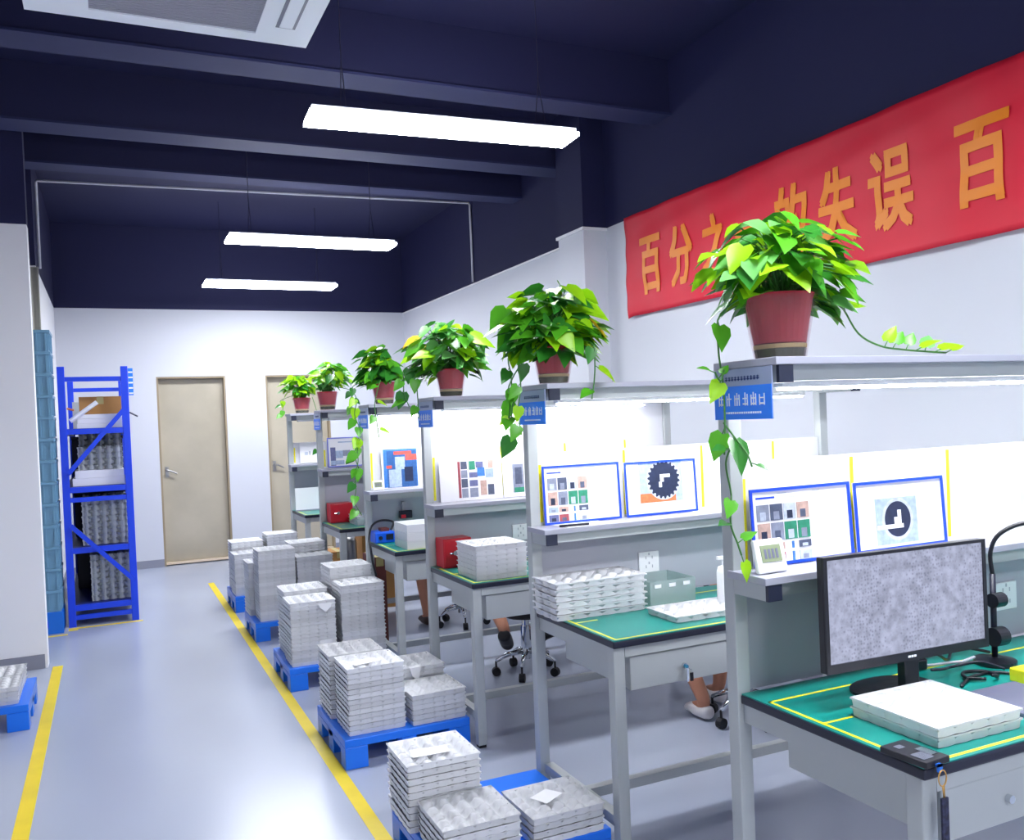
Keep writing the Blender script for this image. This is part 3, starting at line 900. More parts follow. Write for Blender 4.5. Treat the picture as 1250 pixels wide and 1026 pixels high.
# top shelf: white sheets bundle + carton + tube
for k in range(3):
    cb('flat_box', -.225 + .004 * k, 7.83, 1.5405 + .037 * k, .10, 8.30, 1.5765 + .037 * k, 'paper', ['bottom', 'middle', 'top'][k] + ' white flat box of the pile under the brown carton', 'box', 'white flat boxes on the rack')
def carton(x0, y0, z0, x1, y1, z1, label, mm='carton'):
    t = empty('carton', ((x0 + x1) / 2, (y0 + y1) / 2, z0), label, 'box')
    MB().box(x0, y0, z0, x1, y1, z1).build('box_body', M[mm], t, bevel=.003)
    MB().box((x0 + x1) / 2 - .025, y0 - .001, z1 - .06, (x0 + x1) / 2 + .025, y1 + .001, z1 + .001).build('packing_tape', M['sand'], t)
    MB().box(x0, y0 - .002, z1 - .004, x1, y0 + .002, z1).build('flap_edge', M[mm], t)
carton(-.205, 7.86, 1.652, .10, 8.25, 1.79, 'brown carton on the top shelf of the blue rack')
m = MB().tube([(-.27, 7.80, 1.60), (-.075, 7.805, 1.745)], .018, 12)
o = m.build('white_tube', M['paper'], loc=(-.335, 7.78, 1.545)); tag(o, 'slanting white tube leaning across the brown carton', 'tube')
cb('flat_box', -.28, 8.7, 1.5405, .10, 9.2, 1.78, 'trayclear', 'pale box at the far end of the top rack shelf', 'box')
# second shelf
for k in range(2):
    cb('flat_box', -.275 + .02 * k, 7.82, 1.0865 + .061 * k, .095, 8.2, 1.1465 + .061 * k, 'paper', ['lower', 'upper'][k] + ' white box of the pair under clear trays on the rack', 'box', 'white flat boxes on the rack')
stack('r2', T_DEEP, -.235, 7.86, 1.2085, 1.395, 'pile on the white rack boxes', W=.33, Dp=.30, pitch=.046, adj='frosted')
stack('r2b', T_DEEP, -.235, 8.25, 1.0865, 1.50, 'pile at back of upper rack shelf', W=.33, Dp=.30, pitch=.046, adj='frosted')
stack('r3', T_DEEP, -.225, 7.84, .6135, .975, 'pile on middle rack shelf', W=.33, Dp=.30, pitch=.046, adj='frosted')
stack('r3b', T_DEEP, -.225, 8.22, .6135, .98, 'hind pile on middle rack shelf', W=.33, Dp=.30, pitch=.046, adj='frosted')
stack('r4', T_DEEP, -.19, 7.84, .1665, .54, 'pile on lowest rack shelf', W=.33, Dp=.30, pitch=.046, adj='frosted', scale=(.95, 1, 1))
stack('r4b', T_DEEP, -.19, 8.22, .1665, .54, 'hind pile on lowest rack shelf', W=.33, Dp=.30, pitch=.046, adj='frosted', scale=(.95, 1, 1))
t = empty('rack_sign', (.178, 7.742, 1.79), 'small blue striped card on the side of the rack post', 'card')
MB().box(.156, 7.74, 1.79, .192, 7.744, 2.005).build('card', M['signb'], t)
m = MB()
for k in range(5): m.box(.158, 7.7385, 1.80 + .042 * k, .190, 7.74, 1.812 + .042 * k)
m.build('white_stripe', M['signw'], t)
m = MB().tube([(.155, 7.755, 1.655), (.215, 7.755, 1.62)], .006, 8)
tag(m.build('rod', M['cord'], loc=(.155, 7.755, 1.655)), 'short dark rod sticking out of the blue rack post', 'rod')
m = MB().tube([(-.29, 7.80, 1.70), (-.24, 7.80, 1.685)], .008, 8)
tag(m.build('orange_clip', M['p11'], loc=(-.29, 7.80, 1.68)), 'small orange clip behind the corner post of the rack', 'clip')

for k, z in enumerate(SH[1:]):  # blocks added to hide the white wall and keep the rack's depth dark
    t = empty('shade_block', (-.095, 9.05, z), ('added dark block for the shade deep on the upper rack shelf', 'added dark block for the shade deep on the middle rack shelf', 'added dark block for the shade deep on the lowest rack shelf')[k], 'crate', 'added dark shade blocks deep in the rack')
    MB().box(-.295, 8.58, z + .0005, .105, 9.55, z + .36).build('body', M['navybox'], t, bevel=.006)
    MB().box(-.30, 8.575, z + .36, .11, 9.555, z + .39).build('rim', M['navybox'], t, bevel=.004)
# crate tower
cx0, cx1, cy0, cy1 = -.80, -.372, 7.56, 7.94
m = MB().box(cx0, cy0, .02, cx1, cy1, .165)
t = empty('dolly', ((cx0 + cx1) / 2, (cy0 + cy1) / 2, 0), 'bright blue base crate at the foot of the blue-grey crate tower', 'crate')
MB().box(cx0, cy0, .0, cx1, cy1, .165).build('body', M['dolly'], t, bevel=.005)
MB().box(cx0 + .1, cy0 - .003, .05, cx1 - .1, cy0, .10).build('grip', M['rack'], t)
ch = (2.29 - .166) / 13
def crate(k, z):
    t = empty('crate', ((cx0 + cx1) / 2, (cy0 + cy1) / 2, z), ('topmost blue-grey crate of the tall tower beside the rack' if k == 12 else 'blue-grey crate, %s from the bottom of the tall tower beside the rack' % ('first' if k == 0 else ORD[k])), 'crate', 'blue-grey crates in the tower')
    h = ch - .001
    m = MB().box(cx0 + .012, cy0 + .012, z, cx1 - .012, cy1 - .012, z + h - .02)
    for i in range(7):
        x = cx0 + .03 + (cx1 - cx0 - .06) * i / 6
        m.box(x - .005, cy0 + .002, z + .012, x + .005, cy0 + .012, z + h - .022)
    for i in range(5):
        y = cy0 + .04 + (cy1 - cy0 - .08) * i / 4
        m.box(cx1 - .012, y - .005, z + .012, cx1 - .003, y + .005, z + h - .022)
    m.build('body', M['crate'], t)
    MB().box(cx0, cy0, z + h - .022, cx1, cy1, z + h).build('rim', M['crate'], t, bevel=.002)
for k in range(13): crate(k, .1655 + k * ch)

# ------------------------------------------------------------------ things on the monitor bench
t = empty('monitor', (1.80, 1.62, TZ), 'black flat computer monitor showing a grey dotted pattern', 'monitor')
W, H = .520, .277
mx = Matrix.Translation((1.766, 1.588, .985)) @ Matrix.Rotation(math.radians(-3), 4, 'Z') @ Matrix.Rotation(math.radians(-.5), 4, 'X')
MB().box(-W / 2, .0, -H / 2, W / 2, .022, H / 2, mx=mx).build('casing', M['black'], t, bevel=.003)
m = MB()
bz = .011
m.box(-W / 2, -.004, -H / 2, W / 2, 0, -H / 2 + .022, mx=mx); m.box(-W / 2, -.004, H / 2 - .008, W / 2, 0, H / 2, mx=mx)
m.box(-W / 2, -.004, -H / 2 + .022, -W / 2 + bz, 0, H / 2 - .008, mx=mx); m.box(W / 2 - bz, -.004, -H / 2 + .022, W / 2, 0, H / 2 - .008, mx=mx)
bz_o = m.build('bezel', M['black'], t)
m = MB()
for i, (a, b) in enumerate(((-.012, -.004), (-.002, .005), (.007, .014))): m.box(a, -.0048, -H / 2 + .008, b, -.004, -H / 2 + .013, mx=mx)
m.build('badge', M['signw'], bz_o)
MB().box(-W / 2 + bz, -.001, -H / 2 + .022, W / 2 - bz, 0.0005, H / 2 - .008, mx=mx).build('screen', M['screen'], t)
m = MB().box(1.765, 1.605, .762, 1.815, 1.63, .96).box(1.75, 1.60, .84, 1.83, 1.64, .93); m.build('stand_neck', M['black'], t, bevel=.003)
m = MB().lathe((1.79, 1.67, TZ + .001), [(0, .0), (.11, .0), (.11, .006), (.05, .012), (0, .014)], 32); m.xf(Matrix.Translation((1.79, 1.67, 0)) @ Matrix.Diagonal((1.1, .75, 1, 1)) @ Matrix.Translation((-1.79, -1.67, 0)))
m.build('stand_base', M['black'], t, smooth=False)

def hygro(x, y, z, label, s=1.):
    t = empty('thermometer_clock', (x, y, z), label, 'clock', 'small white digital clocks on the bench shelves')
    mx = Matrix.Translation((x, y, z)) @ Matrix.Rotation(math.radians(-14), 4, 'X') @ Matrix.Diagonal((s, s, s, 1))
    MB().box(-.047, 0, .003, .047, .016, .088, mx=mx).build('case', M['white'], t, bevel=.006)
    MB().box(-.031, -.002, .030, .031, 0.0, .072, mx=mx).build('display', M['lcd'], t)
    m = MB()
    for i in range(4): m.box(-.022 + .012 * i, -.0028, .038, -.015 + .012 * i, -.002, .062, mx=mx)
    m.build('digits', M['greyplate'], t)
    MB().box(-.02, .016, .0, .02, .042, .006, mx=Matrix.Translation((x, y, z)) @ Matrix.Diagonal((s, s, s, 1))).build('foot', M['white'], t)
hygro(1.487, YF[0] + .475, 1.0685, 'white digital clock standing by the photo sheet behind the monitor')
hygro(1.497, YF[3] + .475, 1.0685, 'small white digital clock beside the tall blue picture', .75)

t = empty('handheld_device', (1.465, 1.315, TZ), 'flat black device with shiny plates on the corner of the monitor bench', 'device')
mx = Matrix.Translation((1.472, 1.322, TZ + .0005)) @ Matrix.Rotation(.06, 4, 'Z')
MB().box(-.036, -.056, 0, .036, .056, .014, mx=mx).build('body', M['black'], t, bevel=.002)
m = MB().box(-.028, -.045, .014, .004, -.012, .0155, mx=mx).box(.006, -.035, .014, .028, .004, .0152, mx=mx).box(-.02, .02, .014, .0, .036, .0155, mx=mx)
m.build('plate', M['chrome'], t)
t = empty('key_lanyard', (1.478, 1.262, .66), 'lanyard with ring and patterned strap hanging from the bench corner', 'lanyard')
yk = 1.262
MB().box(1.466, yk - .004, .752, 1.478, 1.30, .757).box(1.466, yk - .004, .742, 1.478, yk + .0, .757).build('clip', M['blueclip'], t)
m = MB()
m.tube([(1.474 + .011 * math.cos(a), yk - .006, .73 + .016 * math.sin(a)) for a in [2 * PI * i / 20 for i in range(21)]], .0015, 6)
m.tube([(1.474, yk - .006, .714), (1.476, yk - .006, .69)], .0016, 6).tube([(1.478, yk - .006, .714), (1.479, yk - .006, .69)], .0012, 6)
m.build('ring', M['brass'], t, smooth=True)
MB().box(1.468, yk - .009, .60, 1.486, yk - .004, .69).build('strap', M['strap'], t)
o = MB().box(1.86, 1.36, TZ + .0005, 2.06, 1.53, TZ + .012).build('tablet', M['greyplate'], loc=(1.96, 1.45, TZ), bevel=.003); tag(o, 'flat dark grey plate lying beside the tray stack near the monitor', 'plate')
o = MB().box(1.83, 1.555, TZ + .0005, 1.90, 1.59, TZ + .006).build('paper_scrap', M['paper'], loc=(1.86, 1.57, TZ)); tag(o, 'white paper scrap behind the tray stack on the monitor bench', 'paper')
# microscope arm at the picture's edge
t = empty('microscope_stand', (2.19, 1.68, TZ), 'black upright stand with adjusting knobs beside the monitor', 'stand')
MB().lathe((2.19, 1.68, TZ + .001), [(0, 0), (.055, 0), (.055, .012), (.02, .02), (0, .02)], 24).build('base', M['black'], t)
MB().cyl((2.19, 1.68, TZ + .02), (2.19, 1.68, 1.0), .008, n=12).build('column', M['navybox'], t, smooth=True)
for z, r in ((.93, .020), (.83, .026)):
    MB().cyl((2.165, 1.665, z), (2.205, 1.665, z), r, n=18).build('knob', M['black'], t)
MB().tube(catmull([(2.19, 1.68, 1.0), (2.185, 1.68, 1.06), (2.195, 1.66, 1.11), (2.24, 1.62, 1.14), (2.30, 1.58, 1.13)]), .006, 8).build('gooseneck', M['black'], t, smooth=True)
o = MB().box(2.085, 1.50, TZ + .0005, 2.16, 1.56, .785).build('yellow_bracket', M['tape'], loc=(2.12, 1.53, TZ), bevel=.003); tag(o, 'yellow plastic bracket beside the black stand', 'bracket')
m = MB()
rr = random.Random(4)
for k in range(3):
    pts = [(1.94 + .05 * i + rr.uniform(-.015, .015), 1.60 + .065 * k + rr.uniform(-.025, .025) + .03 * math.sin(i + k), TZ + .005 + .02 * abs(math.sin(i * 1.3 + k)) * (k > 0)) for i in range(5)]
    o = MB().tube(catmull(pts), .0042, 6).build('cable', M[('black', 'navybox', 'conduit')[k]], loc=pts[0], smooth=True)
    tag(o, ('black cable snaking behind the monitor base', 'thick dark cable curling next to the monitor stand', 'pale cable lying among dark ones behind the monitor')[k], 'cable', 'cables behind the monitor')

extra = [('black', [(1.96, 1.80, .757), (2.02, 1.74, .790), (2.10, 1.76, .757), (2.17, 1.79, .775), (2.26, 1.75, .757)], 'black cable arching close to the panel behind the monitor'),
         ('sand', [(1.93, 1.825, .757), (2.00, 1.815, .772), (2.08, 1.825, .780), (2.18, 1.83, .765), (2.30, 1.82, .757)], 'khaki cable running along the foot of the panel behind the monitor'),
         ('black', [(2.03, 1.585, .757), (2.00, 1.62, .757), (2.035, 1.655, .757), (2.085, 1.635, .757), (2.08, 1.59, .757), (2.04, 1.575, .768)], 'black cable coiled in a loop in front of the stand')]
for k, pts, lab in extra:
    tag(MB().tube(catmull(pts), .0045, 6).build('cable', M[k], loc=pts[0], smooth=True), lab, 'cable', 'cables behind the monitor')
t = empty('power_adapter', (1.96, 1.71, TZ), 'black power adapter lying behind the monitor stand', 'adapter')
MB().box(1.925, 1.735, TZ + .001, 1.995, 1.775, TZ + .032).build('case', M['black'], t, bevel=.005)
MB().box(1.925, 1.75, TZ + .032, 1.97, 1.765, TZ + .0325).build('sticker', M['sand'], t)
# ------------------------------------------------------------------ things on the other benches
t = empty('plastic_bin', (1.90, 2.93, TZ), 'clear plastic bin at the back of the teal-key bench', 'bin')
m = MB()
x0, x1, ya, yb, z0, z1 = 1.815, 2.02, 2.83, 3.02, TZ + .0005, .845
m.box(x0, ya, z0, x1, yb, z0 + .003)
for (a, b, c, d) in ((x0, ya, x1, ya + .003), (x0, yb - .003, x1, yb), (x0, ya + .003, x0 + .003, yb - .003), (x1 - .003, ya + .003, x1, yb - .003)): m.box(a, b, z0 + .003, c, d, z1)
m.build('shell', M['bin'], t)
m = MB()
for i in range(3): m.box(x0 + .02 + .065 * i, ya - .001, z1 - .026, x0 + .05 + .065 * i, ya, z1 - .012)
m.build('sticker', M['paper'], t)
t = empty('spray_bottle', (2.062, 2.70, TZ), 'white pump bottle behind the flat trays on the teal-key bench', 'bottle')
MB().lathe((2.062, 2.70, TZ + .0005), [(0, 0), (.028, 0), (.03, .01), (.03, .125), (.024, .145), (.011, .15), (0, .15)], 20).build('bottle_body', M['white'], t, smooth=True)
MB().cyl((2.062, 2.70, .90), (2.062, 2.70, .93), .009, n=12).box(2.03, 2.694, .925, 2.075, 2.706, .937).build('pump', M['white'], t)
# leaning sheet on lower shelf of bench two
m = MB(); m.box(0, 0, 0, .20, .13, .0015)
m.xf(Matrix.Translation((1.52, YF[1] + .442, 1.0685)) @ Matrix.Rotation(.05, 4, 'Z')); tag(m.build('paper_sheet', M['paper'], loc=(1.6, 2.98, 1.0685)), 'white sheet with a pen lying on the shelf under the photo grid', 'paper')
m = MB().cyl((1.50, YF[1] + .462, 1.075), (1.62, YF[1] + .455, 1.075), .0045, n=8); tag(m.build('pen', M['navybox'], loc=(1.5, 2.93, 1.0705), smooth=True), 'dark pen on the shelf under the photo grid', 'pen')
m = MB().box(2.16, YF[1] + .442, 1.0685, 2.36, YF[1] + .565, 1.070); tag(m.build('paper_sheet', M['paper'], loc=(2.25, 3.0, 1.0685)), 'white sheet lying on the shelf beyond the gear picture', 'paper')

def redbox(x0, y0, w, d, h, label):
    t = empty('red_box', (x0 + w / 2, y0 + d / 2, TZ), label, 'box', 'red metal boxes on the benches')
    z = TZ + .0005
    MB().box(x0, y0, z, x0 + w, y0 + d, z + h).build('box_body', M['redbox'], t, bevel=.003)
    dr = MB().box(x0 + .004, y0 - .005, z + .006, x0 + w - .004, y0, z + h - .008).build('box_door', M['redbox'], t, bevel=.002)
    MB().cyl((x0 + .055, y0 - .005, z + h * .52), (x0 + .055, y0 - .022, z + h * .52), .011, n=14).cyl((x0 + .055, y0 - .008, z + h * .52), (x0 + .03, y0 - .008, z + h * .50), .005, n=8).build('lock', M['chrome'], dr)
redbox(1.475, 4.165, .15, .115, .145, 'red steel box with a lock behind the tray stack')
redbox(1.478, 6.66, .17, .13, .146, 'red steel box standing alone near the pale trays')

t = empty('power_tool_case', (1.49, 5.33, TZ), 'blue electric device with a black cable on a workbench', 'device')
MB().box(1.443, 5.30, TZ + .0005, 1.568, 5.44, TZ + .07).build('case', M['blue'], t, bevel=.008)
MB().cyl((1.475, 5.30, TZ + .034), (1.475, 5.292, TZ + .034), .012, n=14).build('dial', M['navybox'], t)
MB().box(1.51, 5.296, TZ + .02, 1.555, 5.30, TZ + .055).build('display', M['navybox'], t)
MB().box(1.49, 5.33, TZ + .07, 1.54, 5.40, TZ + .088).build('top_plate', M['maroon'], t)
MB().tube(catmull([(1.56, 5.40, TZ + .05), (1.60, 5.44, .86), (1.52, 5.45, .875), (1.45, 5.40, .85), (1.415, 5.34, .79), (1.41, 5.30, .73), (1.415, 5.28, .64), (1.43, 5.27, .56)]), .007, 8).build('cable', M['black'], t, smooth=True)
for k in range(3):
    cb('parts_box', 1.525, 4.92, TZ + .0005 + .048 * k, 1.80, 5.17, TZ + .0475 + .048 * k, 'tray', ('bottom', 'middle', 'top')[k] + ' white box of the pile beside the blue device', 'box', 'white boxes beside the blue device')
t = empty('gauge', (1.69, 5.44, .87), 'black and red gauge on the panel above the blue device', 'gauge')
MB().box(1.65, 5.445, .875, 1.73, 5.476, .925).build('case', M['navybox'], t, bevel=.004)
MB().box(1.655, 5.441, .88, 1.685, 5.445, .90).build('red_window', M['redbox'], t)
MB().box(1.67, 5.46, .925, 1.69, 5.476, .98).build('hook', M['steel'], t)
t = empty('white_board', (1.55, 7.9, TZ), 'pale upright panel standing on the bench by the second door', 'board')
MB().box(1.445, 7.86, TZ + .0005, 1.70, 7.875, .95).build('sheet', M['paper'], t)
MB().box(1.445, 7.84, TZ + .0005, 1.70, 7.86, TZ + .012).build('foot', M['benchw'], t)
# floor items behind benches
MB_ = MB().lathe((1.70, 7.02, 0), [(0, 0), (.055, 0), (.055, .55), (.045, .59), (.018, .60), (.018, .63), (0, .63)], 24)
tag(MB_.build('steel_cylinder', M['steel'], loc=(1.70, 7.02, 0), smooth=True), 'shiny steel cylinder standing on the floor under the lone red box bench', 'cylinder')
carton(1.79, 6.98, 0, 2.10, 7.2, .62, 'brown carton standing behind the shiny steel cylinder')
carton(1.512, 5.62, 0, 1.592, 5.9, .62, 'tall maroon carton behind the blue device bench', 'maroon')
carton(1.72, 8.3, 0, 2.1, 8.6, .3, 'brown carton on the floor in front of the second door')

# ------------------------------------------------------------------ plants
def leaf(mb, base, dr, up, L, mi):
    a = Vector(dr).normalized(); up = Vector(up)
    s = a.cross(up)
    if s.length < 1e-4: s = a.orthogonal()
    s.normalize(); n = s.cross(a)
    def pt(t, w, lift=0):
        return Vector(base) + a * (t * L) + s * (w * L) + n * (lift * L - .22 * t * t * L)
    vs = [pt(0, 0), pt(.35, 0, -.03), pt(.70, 0, -.03), pt(1.05, 0, 0)]
    for sg in (1, -1):
        vs += [pt(-.10, .2 * sg, .04), pt(.10, .40 * sg, .07), pt(.42, .38 * sg, .07), pt(.75, .19 * sg, .03)]
    fs = []
    for o in (4, 8):
        q = [(0, o, o + 1), (0, o + 1, o + 2, 1), (1, o + 2, o + 3, 2), (2, o + 3, 3)]
        if o == 8: q = [tuple(reversed(f)) for f in q]
        fs += q
    mb.add(vs, fs, mi)
LM = [M['leafL'], M['leafM'], M['leafD'], M['leafY'], M['leafP']]
def plant(px, py, label, fol, nleaf, lsize, vines=(), seed=1, weights=(4, 4, 3, .1, 1), pot=(.056, .078, .125), potmat='potred', clear=.8):
    rnd = random.Random(seed)
    z0 = 1.6025
    t = empty('potted_plant', (px, py, z0), label, 'plant', 'trailing plants on the bench tops')
    r0, r1, h = pot
    m = MB().lathe((px, py, z0), [(0, .0), (r0, 0), (r1, h), (r1 + .006, h), (r1 + .006, h + .006), (r1 - .003, h + .006), (r0 - .003, .004), (0, .004)], 28)
    m.build('outer_pot', M['potclear'], t, smooth=False)
    def rr_(z): return r0 + (r1 - r0) * z / h
    m = MB().lathe((px, py, z0), [(0, .04), (rr_(.04) - .007, .04), (rr_(h) - .007, h - .002), (rr_(h) - .002, h + .012), (rr_(h) - .008, h + .012), (rr_(h) - .012, h - .02), (0, h - .02)], 28)
    ip = m.build('inner_pot', M[potmat], t, smooth=False)
    m = MB().lathe((px, py, z0), [(0, .005), (rr_(.005) - .004, .005), (rr_(.026) - .004, .026), (0, .026)], 28); m.build('water', M['water'], t)
    m = MB().lathe((px, py, z0), [(0, .027), (rr_(.027) - .004, .027), (rr_(.037) - .004, .037), (0, .037)], 28); m.build('water_line', M['sand'], t)
    (cx, cy, cz), (ax, ay, aup, adn) = fol
    lv = MB(); st = MB()
    zc = z0 + h
    for i in range(nleaf):
        th = rnd.uniform(0, 2 * PI)
        q = rnd.uniform(-1, 1)
        rad = rnd.uniform(.35, 1) ** .6
        cr = math.sqrt(max(0, 1 - q * q))
        p = Vector((cx + ax * cr * math.cos(th) * rad, cy + ay * cr * math.sin(th) * rad, cz + (aup if q > 0 else adn) * q * rad))
        if p.z < z0 + h + .02 and p.y < py and abs(p.x - px) < r1 + .01 and rnd.random() < clear: continue
        out = Vector((p.x - px, p.y - py, .0))
        if out.length < .01: out = Vector((math.cos(th), math.sin(th), 0))
        out.normalize()
        d = out + Vector((rnd.uniform(-.5, .5), rnd.uniform(-.5, .5), rnd.uniform(-.55, .25) - .25 * (1 - max(q, 0))))
        up = Vector((rnd.uniform(-.7, .7), rnd.uniform(-.9, .5), 1)) + out * rnd.uniform(.1, .9)
        L = lsize * rnd.uniform(.65, 1.15)
        wts = list(weights)
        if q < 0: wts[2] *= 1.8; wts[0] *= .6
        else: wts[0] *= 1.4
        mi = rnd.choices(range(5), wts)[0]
        b = p - d.normalized() * L * .5
        if p.x > 1.30 and p.z - L * .6 < z0: p.z = z0 + L * .6; b = p - d.normalized() * L * .5
        tip = b + d.normalized() * L * 1.1
        if min(tip.z - .22 * L, b.z) < z0 + .005: d.z = max(d.z, .15); b.z = max(b.z, z0 + .22 * L + .01)
        if abs(b.x - px) < r1 + .01 and abs(b.y - py) < r1 and b.z < zc: b.z = zc + .01
        leaf(lv, b, d, up, L, mi)
        if i % 2 == 0:
            s0 = Vector((px + rnd.uniform(-.04, .04), py + rnd.uniform(-.04, .04), zc - .02))
            mid = (s0 + b) / 2 + Vector((0, 0, .05))
            st.tube(catmull([s0, mid, b], 3), .0022, 5)
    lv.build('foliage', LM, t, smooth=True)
    st.build('stems', M['stem'], t, smooth=True)
    for (pts, leaves) in vines:
        vm = MB(); cp = catmull(pts, 5)
        vm.tube(cp, .0026, 6)
        v = vm.build('vine', M['stem'], t, smooth=True)
        for (f, dx, dy, dz, L, mi) in leaves:
            lm = MB()
            p = cp[min(len(cp) - 1, int(f * (len(cp) - 1)))]
            d = Vector((dx, dy, dz))
            b = p + d.normalized() * .018
            lm.tube([p, b], .0015, 5, m=5)
            leaf(lm, b, d, Vector((rnd.uniform(-.2, .2), -1, .55)) if dz < -.3 else Vector((0, -.5, 1)), L, mi)
            lm.build('vine_leaf', LM + [M['stem']], v, smooth=True)
def hangv(x, y, z0, z1, n, seed, L=.05, start=None, step=.012):
    rnd = random.Random(seed)
    pts = [start] if start else []
    k = max(3, int((z0 - z1) / .08))
    for i in range(k + 1): pts.append((x + rnd.uniform(-step, step), y + rnd.uniform(-.008, .008), z0 + (z1 - z0) * i / k))
    lv = []
    for i in range(n):
        f = .12 + .88 * (i + .5) / n if n > 1 else .9
        sg = 1 if i % 2 else -1
        lv.append((f, (-abs(sg) if x < 1.43 else sg) * (rnd.uniform(.3, .9) if sg > 0 or x >= 1.43 else rnd.uniform(.0, .25)), rnd.uniform(-.5, .1), rnd.uniform(-1, -.2), L * rnd.uniform(.75, 1.15), rnd.choice((0, 1, 1, 2))))
    return (pts, lv)
v1 = [hangv(1.378, 1.79, 1.72, 1.37, 3, 2, .075, (1.47, 1.75, 1.78)),
      ([(1.38, 1.79, 1.45), (1.40, 1.76, 1.40), (1.41, 1.74, 1.37), (1.415, 1.73, 1.34)], [(.2, .0, -.5, -.9, .085, 2), (.9, .3, -.6, -.2, .03, 2)]),
      ([(1.38, 1.78, 1.58), (1.37, 1.78, 1.555), (1.36, 1.78, 1.56), (1.352, 1.78, 1.575)], [(.95, -.8, 0, .3, .035, 1), (.6, .5, 0, .6, .03, 1)]),
      ([(1.385, 1.76, 1.40), (1.375, 1.78, 1.35), (1.388, 1.78, 1.27), (1.383, 1.78, 1.20), (1.398, 1.775, 1.15), (1.405, 1.77, 1.12)], [(.1, -.8, -.2, .1, .045, 2), (.4, -.3, -.3, -.4, .05, 1), (.62, -.6, -.3, .1, .04, 2), (.8, .6, -.2, .4, .04, 1), (1, .2, -.2, -1, .05, 0)]),
      ([(1.60, 1.72, 1.80), (1.70, 1.72, 1.745), (1.76, 1.715, 1.665), (1.83, 1.71, 1.632), (1.90, 1.705, 1.622), (1.98, 1.70, 1.616), (2.06, 1.70, 1.612)],
       [(.55, .3, -.2, .7, .045, 0), (.62, .7, 0, .9, .045, 1), (.70, .5, 0, .8, .04, 1), (.78, .4, -.4, .3, .05, 0), (.86, .5, .2, .6, .05, 4), (.93, .5, -.3, .25, .05, 0), (1, .6, -.2, .3, .04, 0), (.2, .9, 0, .2, .07, 0)])]
plant(1.545, 1.765, 'large trailing plant in a red pot on the monitor bench top', ((1.555, 1.765, 1.825), (.225, .19, .14, .15)), 230, .078, v1, 3, (6, 4, 2.5, 0, 2), pot=(.064, .090, .150), clear=1)
v2 = [hangv(1.36, 3.02, 1.72, 1.40, 6, 5, .07, (1.45, 2.97, 1.78)), hangv(1.372, 2.96, 1.68, 1.42, 4, 6, .06, (1.46, 2.95, 1.76)), hangv(1.59, 2.80, 1.74, 1.54, 3, 7, .075, (1.56, 2.92, 1.78)), hangv(1.345, 3.0, 1.6, 1.44, 2, 17, .05, (1.40, 2.98, 1.70))]
plant(1.508, 2.955, 'bushy trailing plant, second pot along the bench tops', ((1.505, 2.955, 1.80), (.23, .19, .18, .14)), 230, .095, v2, 8, (5, 5, 3, .15, .6), clear=.3)
v3 = [hangv(1.33, 4.2, 1.75, 1.56, 4, 9, .08, (1.47, 4.2, 1.80)), hangv(1.365, 4.15, 1.72, 1.50, 2, 10, .06, (1.48, 4.16, 1.78))]
plant(1.558, 4.185, 'bushy plant with one yellow leaf cluster, third pot along the bench tops', ((1.535, 4.185, 1.80), (.25, .19, .18, .14)), 190, .10, v3, 14, (1.5, 4, 5, .45, 2.2))
v4 = [hangv(1.375, 5.36, 1.72, 1.20, 9, 21, .07, (1.52, 5.36, 1.76), .02), hangv(1.46, 5.20, 1.70, 1.40, 4, 22, .06, (1.52, 5.3, 1.76)), hangv(1.36, 5.33, 1.5, .93, 6, 23, .07, None, .03)]
plant(1.558, 5.375, 'plant with long vines hanging to the shelf, fourth pot', ((1.51, 5.375, 1.81), (.155, .15, .14, .12)), 110, .10, v4, 25, (2, 4, 6, .1, .5))
v5 = [hangv(1.66, 6.56, 1.74, 1.60, 3, 31, .07, (1.58, 6.65, 1.77))]
plant(1.503, 6.71, 'light green plant in a red pot above the lone red box', ((1.54, 6.71, 1.845), (.16, .14, .11, .10)), 110, .085, v5, 33, (6, 4, 1.5, 0, 2))
v6 = [hangv(1.37, 7.90, 1.72, 1.58, 4, 36, .06, (1.50, 7.92, 1.77)), hangv(1.64, 7.79, 1.62, 1.24, 1, 37, .06, (1.62, 7.82, 1.74))]
plant(1.55, 7.935, 'light green plant on the bench top by the second door', ((1.52, 7.935, 1.83), (.16, .14, .11, .10)), 110, .08, v6, 39, (6, 3, 1, 0, .8))

# ------------------------------------------------------------------ stools and seated people
def stool(x, y, label, ang=0.):
    t = empty('stool', (x, y, 0), label, 'stool', 'wheeled work stools between the benches')
    MB().lathe((x, y, .335), [(0, 0), (.11, 0), (.13, .012), (.13, .035), (.11, .05), (0, .05)], 28).build('seat', M['blackm'], t, smooth=False)
    MB().cyl((x, y, .13), (x, y, .335), .022, n=16).cyl((x, y, .09), (x, y, .28), .030, n=16).build('column', M['chrome'], t, smooth=False)
    R = .18
    for k in range(5):
        a = ang + 2 * PI * k / 5
        dx, dy = math.cos(a), math.sin(a)
        m = MB().tube([(x + dx * .02, y + dy * .02, .135), (x + dx * R * .6, y + dy * R * .6, .12), (x + dx * R, y + dy * R, .085)], [.018, .014, .010], 8)
        ar = m.build('base_arm', M['chrome'], t, smooth=True)
        m = MB().cyl((x + dx * R - dy * .016, y + dy * R + dx * .016, .025), (x + dx * R + dy * .016, y + dy * R - dx * .016, .025), .025, n=14).cyl((x + dx * R, y + dy * R, .045), (x + dx * R, y + dy * R, .085), .006, n=8)
        m.build('caster', M['blackm'], ar)
stool(2.14, 4.68, 'chrome wheeled stool seen under the red box bench', ang=math.radians(20))
stool(2.70, 3.40, 'chrome wheeled stool seen under the teal-key bench', ang=math.radians(190))
stool(2.27, 6.06, 'chrome wheeled stool seen beyond the legs of the blue device bench', ang=math.radians(40))

